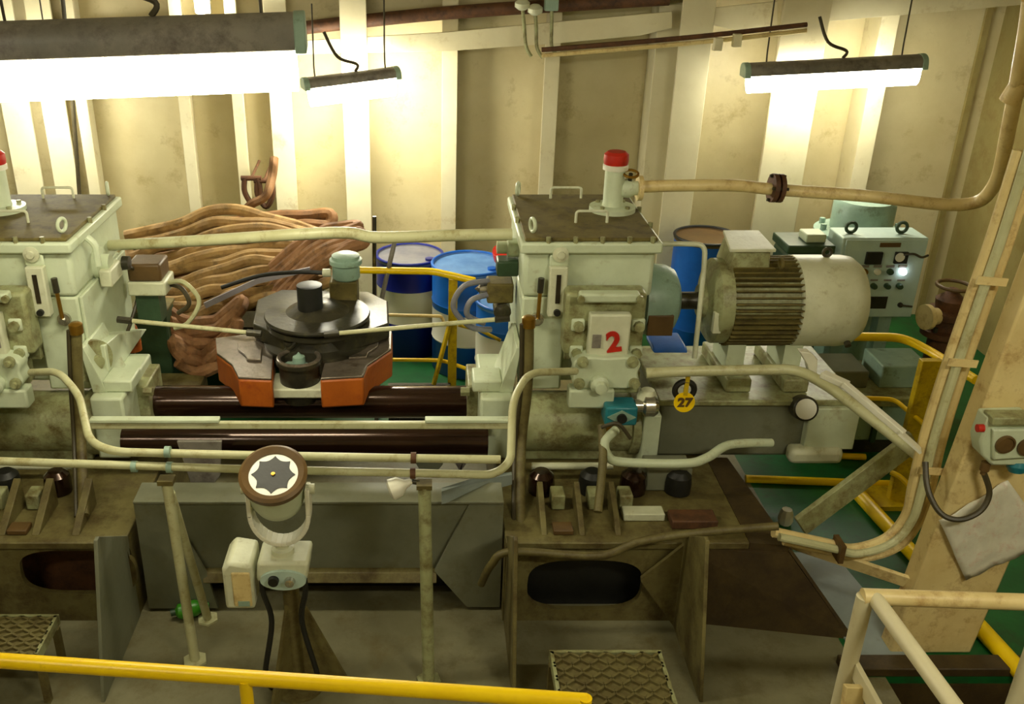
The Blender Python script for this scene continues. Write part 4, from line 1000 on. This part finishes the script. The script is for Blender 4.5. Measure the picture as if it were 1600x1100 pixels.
t = thing('junction_box', 'grey-green junction box with two round windows on the column', 'junction box', jx(1575, 728))
oc = [(1545, 652), (1612, 650), (1616, 665), (1616, 712), (1604, 728), (1550, 728), (1534, 712), (1531, 690), (1538, 672)]
MB().prism([jx(u, v) for u, v in oc], (0, .09, 0)).build('box_body', 'mach', t, bev=.01)
MB().prism([jx(u, v) + Vector((0, -.02, 0)) for u, v in ((1548, 668), (1612, 667), (1612, 712), (1548, 716))], (0, .03, 0)).build('box_lid', 'mach', t, bev=.008)
for u, v in ((1566, 690), (1600, 694)):
    MB().lathe(jx(u, v) + Vector((0, -.02, 0)), (0, -1, 0), [(.042, 0), (.042, .01), (.034, .012), (.034, .006), (0, .006)], n=24).build('round_window', 'brown', t)
MB().box(jx(1545, 655).x, jx(1612, 655).x, Yj - .03, Yj + .05, jx(1580, 660).z, jx(1580, 648).z).build('top_bar', 'mach2', t, bev=.006)
MB().lathe(jx(1536, 669), (-1, 0, 0), [(.018, 0), (.018, .025), (0, .026)], n=12).build('red_gland', 'red', t)
MB().lathe(jx(1596, 726) + Vector((0, .03, 0)), (0, -.2, -1), [(.04, 0), (.045, .02), (.03, .05), (0, .052)], n=18).build('lower_gland', 'teal', t)
q = jx(1547, 728) + Vector((0, .03, 0))
MB().lathe(q, (0, 0, -1), [(.02, 0), (.02, .04), (.013, .045), (.013, .06)], n=12).build('cable_gland', 'brown', t)
MB().tube([q - Vector((0, 0, .05)), P(1546, 770, 3.55), P(1532, 798, 3.53), P(1500, 812, 3.52), P(1470, 802, 3.55), P(1450, 765, 3.62), P(1446, 722, 3.7)], .013, smooth=True, n=8).build('box_cable', 'cable', t)
# crumpled sheet
bm = bmesh.new(); rnd = random.Random(4)
cs = [P(1466, 812, 3.612), P(1572, 748, 3.612), P(1640, 842, 3.612), P(1506, 902, 3.612)]
NX, NY = 14, 12; gv = []
for j in range(NY + 1):
    for i in range(NX + 1):
        s, w = i / NX, j / NY
        p = cs[0] * (1 - s) * (1 - w) + cs[1] * s * (1 - w) + cs[2] * s * w + cs[3] * (1 - s) * w
        p = p + Vector((0, -.004 - .016 * abs(math.sin(s * 7 + w * 4)) - rnd.uniform(0, .008), 0))
        gv.append(bm.verts.new(p))
for j in range(NY):
    for i in range(NX):
        k = j * (NX + 1) + i; bm.faces.new([gv[k], gv[k + 1], gv[k + NX + 2], gv[k + NX + 1]])
mm = MB(); mm.bm.free(); mm.bm = bm
sh = mm.build('plastic_sheet', 'plastic', ang=180)
sm = sh.modifiers.new('thickness', 'SOLIDIFY'); sm.thickness = .004; sm.offset = 1
tag(sh, 'crumpled translucent grey sheet hanging askew on the column below the junction box', 'sheet')

# ================================================================== RAILS IN FRONT
t = thing('yellow_guardrail', 'bright yellow guardrail crossing below the compass repeater, nearest of all', 'guardrail', (0, 2.3, 0))
a, b_ = Z(-60, 1028, 1.1), Z(917, 1096, 1.1)
MB().tube([a, b_], .025, n=20).build('top_rail', 'yellow', t)
for u, v in ((383, 1062), (914, 1098)):
    q = Z(u, v, 1.1)
    MB().cyl((q.x, q.y, 0), (q.x, q.y, 1.1 if u < 900 else 1.12), .021, n=16).build('post', 'yellow', t)
    MB().cyl((q.x, q.y, 0), (q.x, q.y, .015), .06, n=16).build('base_flange', 'yellow', t)
m0 = a.copy(); m0.z = .6; m1_ = b_.copy(); m1_.z = .6
MB().tube([m0, m1_], .02, n=14).build('mid_rail', 'yellow', t)
t = thing('cream_guardrail', 'cream painted guardrail with a sharp corner beside the dark hatch', 'guardrail', Vector((*Z(1352, 932, 1.1).xy, 0)))
q0, q1, q2 = Z(1352, 932, 1.1), Z(1640, 942, 1.1), Z(1508, 1128, 1.1)
MB().tube([q0 + Vector((-.01, 0, 0)), q1], .03, n=16).build('top_rail', 'rust' if False else 'cream', t)
MB().tube([q0 + Vector((.03, 0, 0)), q2], .028, n=16).build('side_rail', 'frame', t)
MB().tube([q0, Vector((q0.x, q0.y, 0))], .03, n=16).build('post', 'frame', t)
r0, r1 = Z(1322, 1020, .78), Z(1382, 1130, .78)
MB().bar(r0, r1, .02, .07).build('knee_rail', 'frame', t, bev=.003)
e0 = Z(1330, 1012, .80)
MB().tube([Vector((q1.x, q1.y, 1.1)), Vector((q1.x, q1.y, 0))], .03, n=14).build('post', 'frame', t)
MB().bar(Vector((q0.x - .02, q0.y - .1, .78)), Vector((q0.x - .06, q0.y - .32, 0)), .07, .03, up=(0, 1, 0)).build('stay', 'cream', t, bev=.003)

# ================================================================== TREADS
def tread(cor, z, lab):
    c = [Z(u, v, z) for u, v in cor]; x0, x1 = c[0].x, c[1].x; y0, y1 = c[2].y, c[0].y
    t = thing('step', lab, 'step', ((x0 + x1) / 2, (y0 + y1) / 2, 0), 'expanded metal steps')
    MB().box(x0, x1, y0, y1, z - .03, z - .012).build('tread_plate', 'found', t)
    m = MB(); n = 9; rnd = random.Random(1)
    for i in range(n):
        y = y0 + (i + .5) * (y1 - y0) / n; k = 12
        for j in range(k):
            xa_ = x0 + j * (x1 - x0) / k; xb_ = x0 + (j + 1) * (x1 - x0) / k
            s = .35 * (y1 - y0) / n * (1 if (i + j) % 2 else -1)
            m.bar((xa_, y - s, z - .006), (xb_, y + s, z - .006), .012, .016)
    m.build('tread_mesh', 'found', t)
    for y in (y0, y1):
        MB().box(x0 - .01, x1 + .01, y - .008, y + .008, z - .05, z + .002).build('tread_edge', 'mach2', t)
    for xx in (x0, x1):
        MB().box(xx - .008, xx + .008, y0, y1, z - .05, z + .002).build('tread_edge', 'mach2', t)
        for y in (y0 + .03, y1 - .03):
            MB().box(xx - .015, xx + .015, y - .015, y + .015, 0, z - .05).build('leg', 'found', t)
    return t
tread(((-70, 962), (88, 962), (60, 1024)), .3, 'expanded metal step in front of the olive foundation by the frame edge')
tread(((862, 1018), (1030, 1018), (1040, 1116)), .3, 'expanded metal step in front of the rusty foundation with brackets')

# ================================================================== HIGH PIPES, CABLES AND SMALL THINGS
for k, (pts, lab) in enumerate((([(816, 8), (819, 40), (822, 72), (830, 88)], 'thin pipe with a valve head on the stringer, closest to the bright lamp'),
                                ([(836, 16), (838, 45), (839, 74), (848, 90)], 'thin pipe with a valve head on the stringer, middle of three'),
                                ([(862, -6), (862, 40), (862, 72), (870, 86)], 'thin pipe on the stringer, third of the row, with a square block'))):
    t = thing('sounding_pipe', lab, 'pipe', P(*pts[1], 7.3))
    MB().tube([P(u, v, 7.34) for u, v in pts], .013, smooth=True, n=8).build('pipe_run', 'mach2', t)
    q = P(*pts[0], 7.34)
    if k < 2: MB().lathe(q - Vector((0, 0, .03)), (0, -.2, 1), [(.03, 0), (.055, .02), (.055, .05), (.03, .07), (0, .075)], n=18).build('valve_head', 'pale', t)
    else: MB().box(q.x - .05, q.x + .05, 7.3, 7.38, q.z - .1, q.z + .08).build('valve_block', 'ggreen', t, bev=.008)
t = thing('cable_tray', 'thin cable run with junction clips under the stringer above the oil tank', 'cable tray', P(1000, 75, 7.2))
cr = [P(846, 87, 7.3), P(960, 78, 7.25), P(1095, 66, 7.2), P(1205, 54, 7.2), P(1260, 48, 7.2)]
MB().tube(cr, .016, smooth=True, n=8).build('cable_pipe', 'cream', t)
MB().tube([p + Vector((0, .01, .04)) for p in cr], .018, smooth=True, n=8).build('dark_cable', 'rust', t)
for u, v in ((1122, 68), (1152, 62)):
    q = P(u, v, 7.16); MB().box(q.x - .03, q.x + .03, 7.14, 7.19, q.z - .05, q.z + .04).build('junction_clip', 'frame', t, bev=.004)
pipe('brown_pipe', [P(470, 44, 7.62), P(700, 20, 7.62), P(1045, -2, 7.62)], .05, 'rust', 'rusty brown pipe on the shelf above the stringer', smooth=True)
pipe('hanging_cable', [P(92, -60, 7.5), P(104, 60, 7.5), P(115, 180, 7.5), P(127, 345, 7.5)], .016, 'cable', 'thin dark cable hanging down the wall over the red-capped filler by the frame edge', 'cable', smooth=True)
for k, (u, v, lab) in enumerate(((394, 296, 'rusty shackle hanging on the wall frame above the rope heap, upper one'),
                                (414, 300, 'rusty hook ring beside the shackle above the rope heap'))):
    q = P(u, v, 7.3)
    t = thing('shackle', lab, 'shackle', q)
    MB().tube([q + Vector((-.05, 0, .1)), q + Vector((-.06, 0, -.02)), q + Vector((0, 0, -.12)), q + Vector((.06, 0, -.02)), q + Vector((.05, 0, .1))], .022, smooth=True, n=10).build('bow', 'rust', t)
    MB().cyl(q + Vector((-.08, 0, .09)), q + Vector((.08, 0, .09)), .02, n=10).build('pin', 'rust', t)
    MB().cyl(q + Vector((0, 0, .09)), q + Vector((0, .4, .13)), .012, n=8).build('hanger', 'rust', t)
q = P(400, 322, 7.0)
tag(MB().tube([q + Vector((-.1, 0, -.05)), q + Vector((-.02, -.05, .03)), q + Vector((.08, 0, .08)), q + Vector((.12, .1, .2)), q + Vector((.13, .2, .32))], .035, smooth=True, n=8).build('rope_end', 'rope3'), 'frayed dark rope end rising from the heap towards the shackles', 'rope')
q = P(1069, 628, 4.4)
t = thing('hanging_tag', 'round yellow tag marked 27 hanging by the motor bed', 'tag', q)
MB().lathe(q, (0, -1, .12), [(.055, 0), (.055, .008), (0, .008)], n=28).build('tag_disc', 'yellow', t)
MB().torus(q + Vector((0, .02, .06)), (0, 1, 0), .05, .016, n=26, m=8).build('ring', 'black', t)
MB().bar(q + Vector((0, 0, .04)), q + Vector((.01, .02, .17)), .022, .012, up=(0, 1, 0)).build('strap', 'yellowd', t)
text_part('tag_number', '27', .075, .003, 'brown', t, q + Vector((0, -.0115, 0)), (PI / 2 + .12, 0, 0))
pipe('edge_conduit', [P(752, 912, 3.85), P(768, 882, 3.78), P(800, 862, 3.78), P(935, 868, 3.78), P(1000, 846, 3.78), P(1095, 832, 3.78), P(1216, 822, 3.74)], .02, 'found', 'wavy brownish conduit running along the front edge of the rusty foundation', 'conduit', smooth=True)
# lamp hidden behind the large one lights the wall frames
lampfix('short fluorescent lamp by the wall frames, hidden behind the large weathered lamp', P(-40, 112, 7.1), P(95, 108, 7.2), .16, .05, .08, 'lamp', .9)

SC.view_settings.view_transform = 'Standard'
SC.view_settings.look = 'None'
SC.view_settings.exposure = .72
SC.view_settings.gamma = 1.0
w = bpy.data.worlds.new('world'); SC.world = w; w.use_nodes = True
w.node_tree.nodes['Background'].inputs[0].default_value = (.9, .85, .7, 1)
w.node_tree.nodes['Background'].inputs[1].default_value = .02
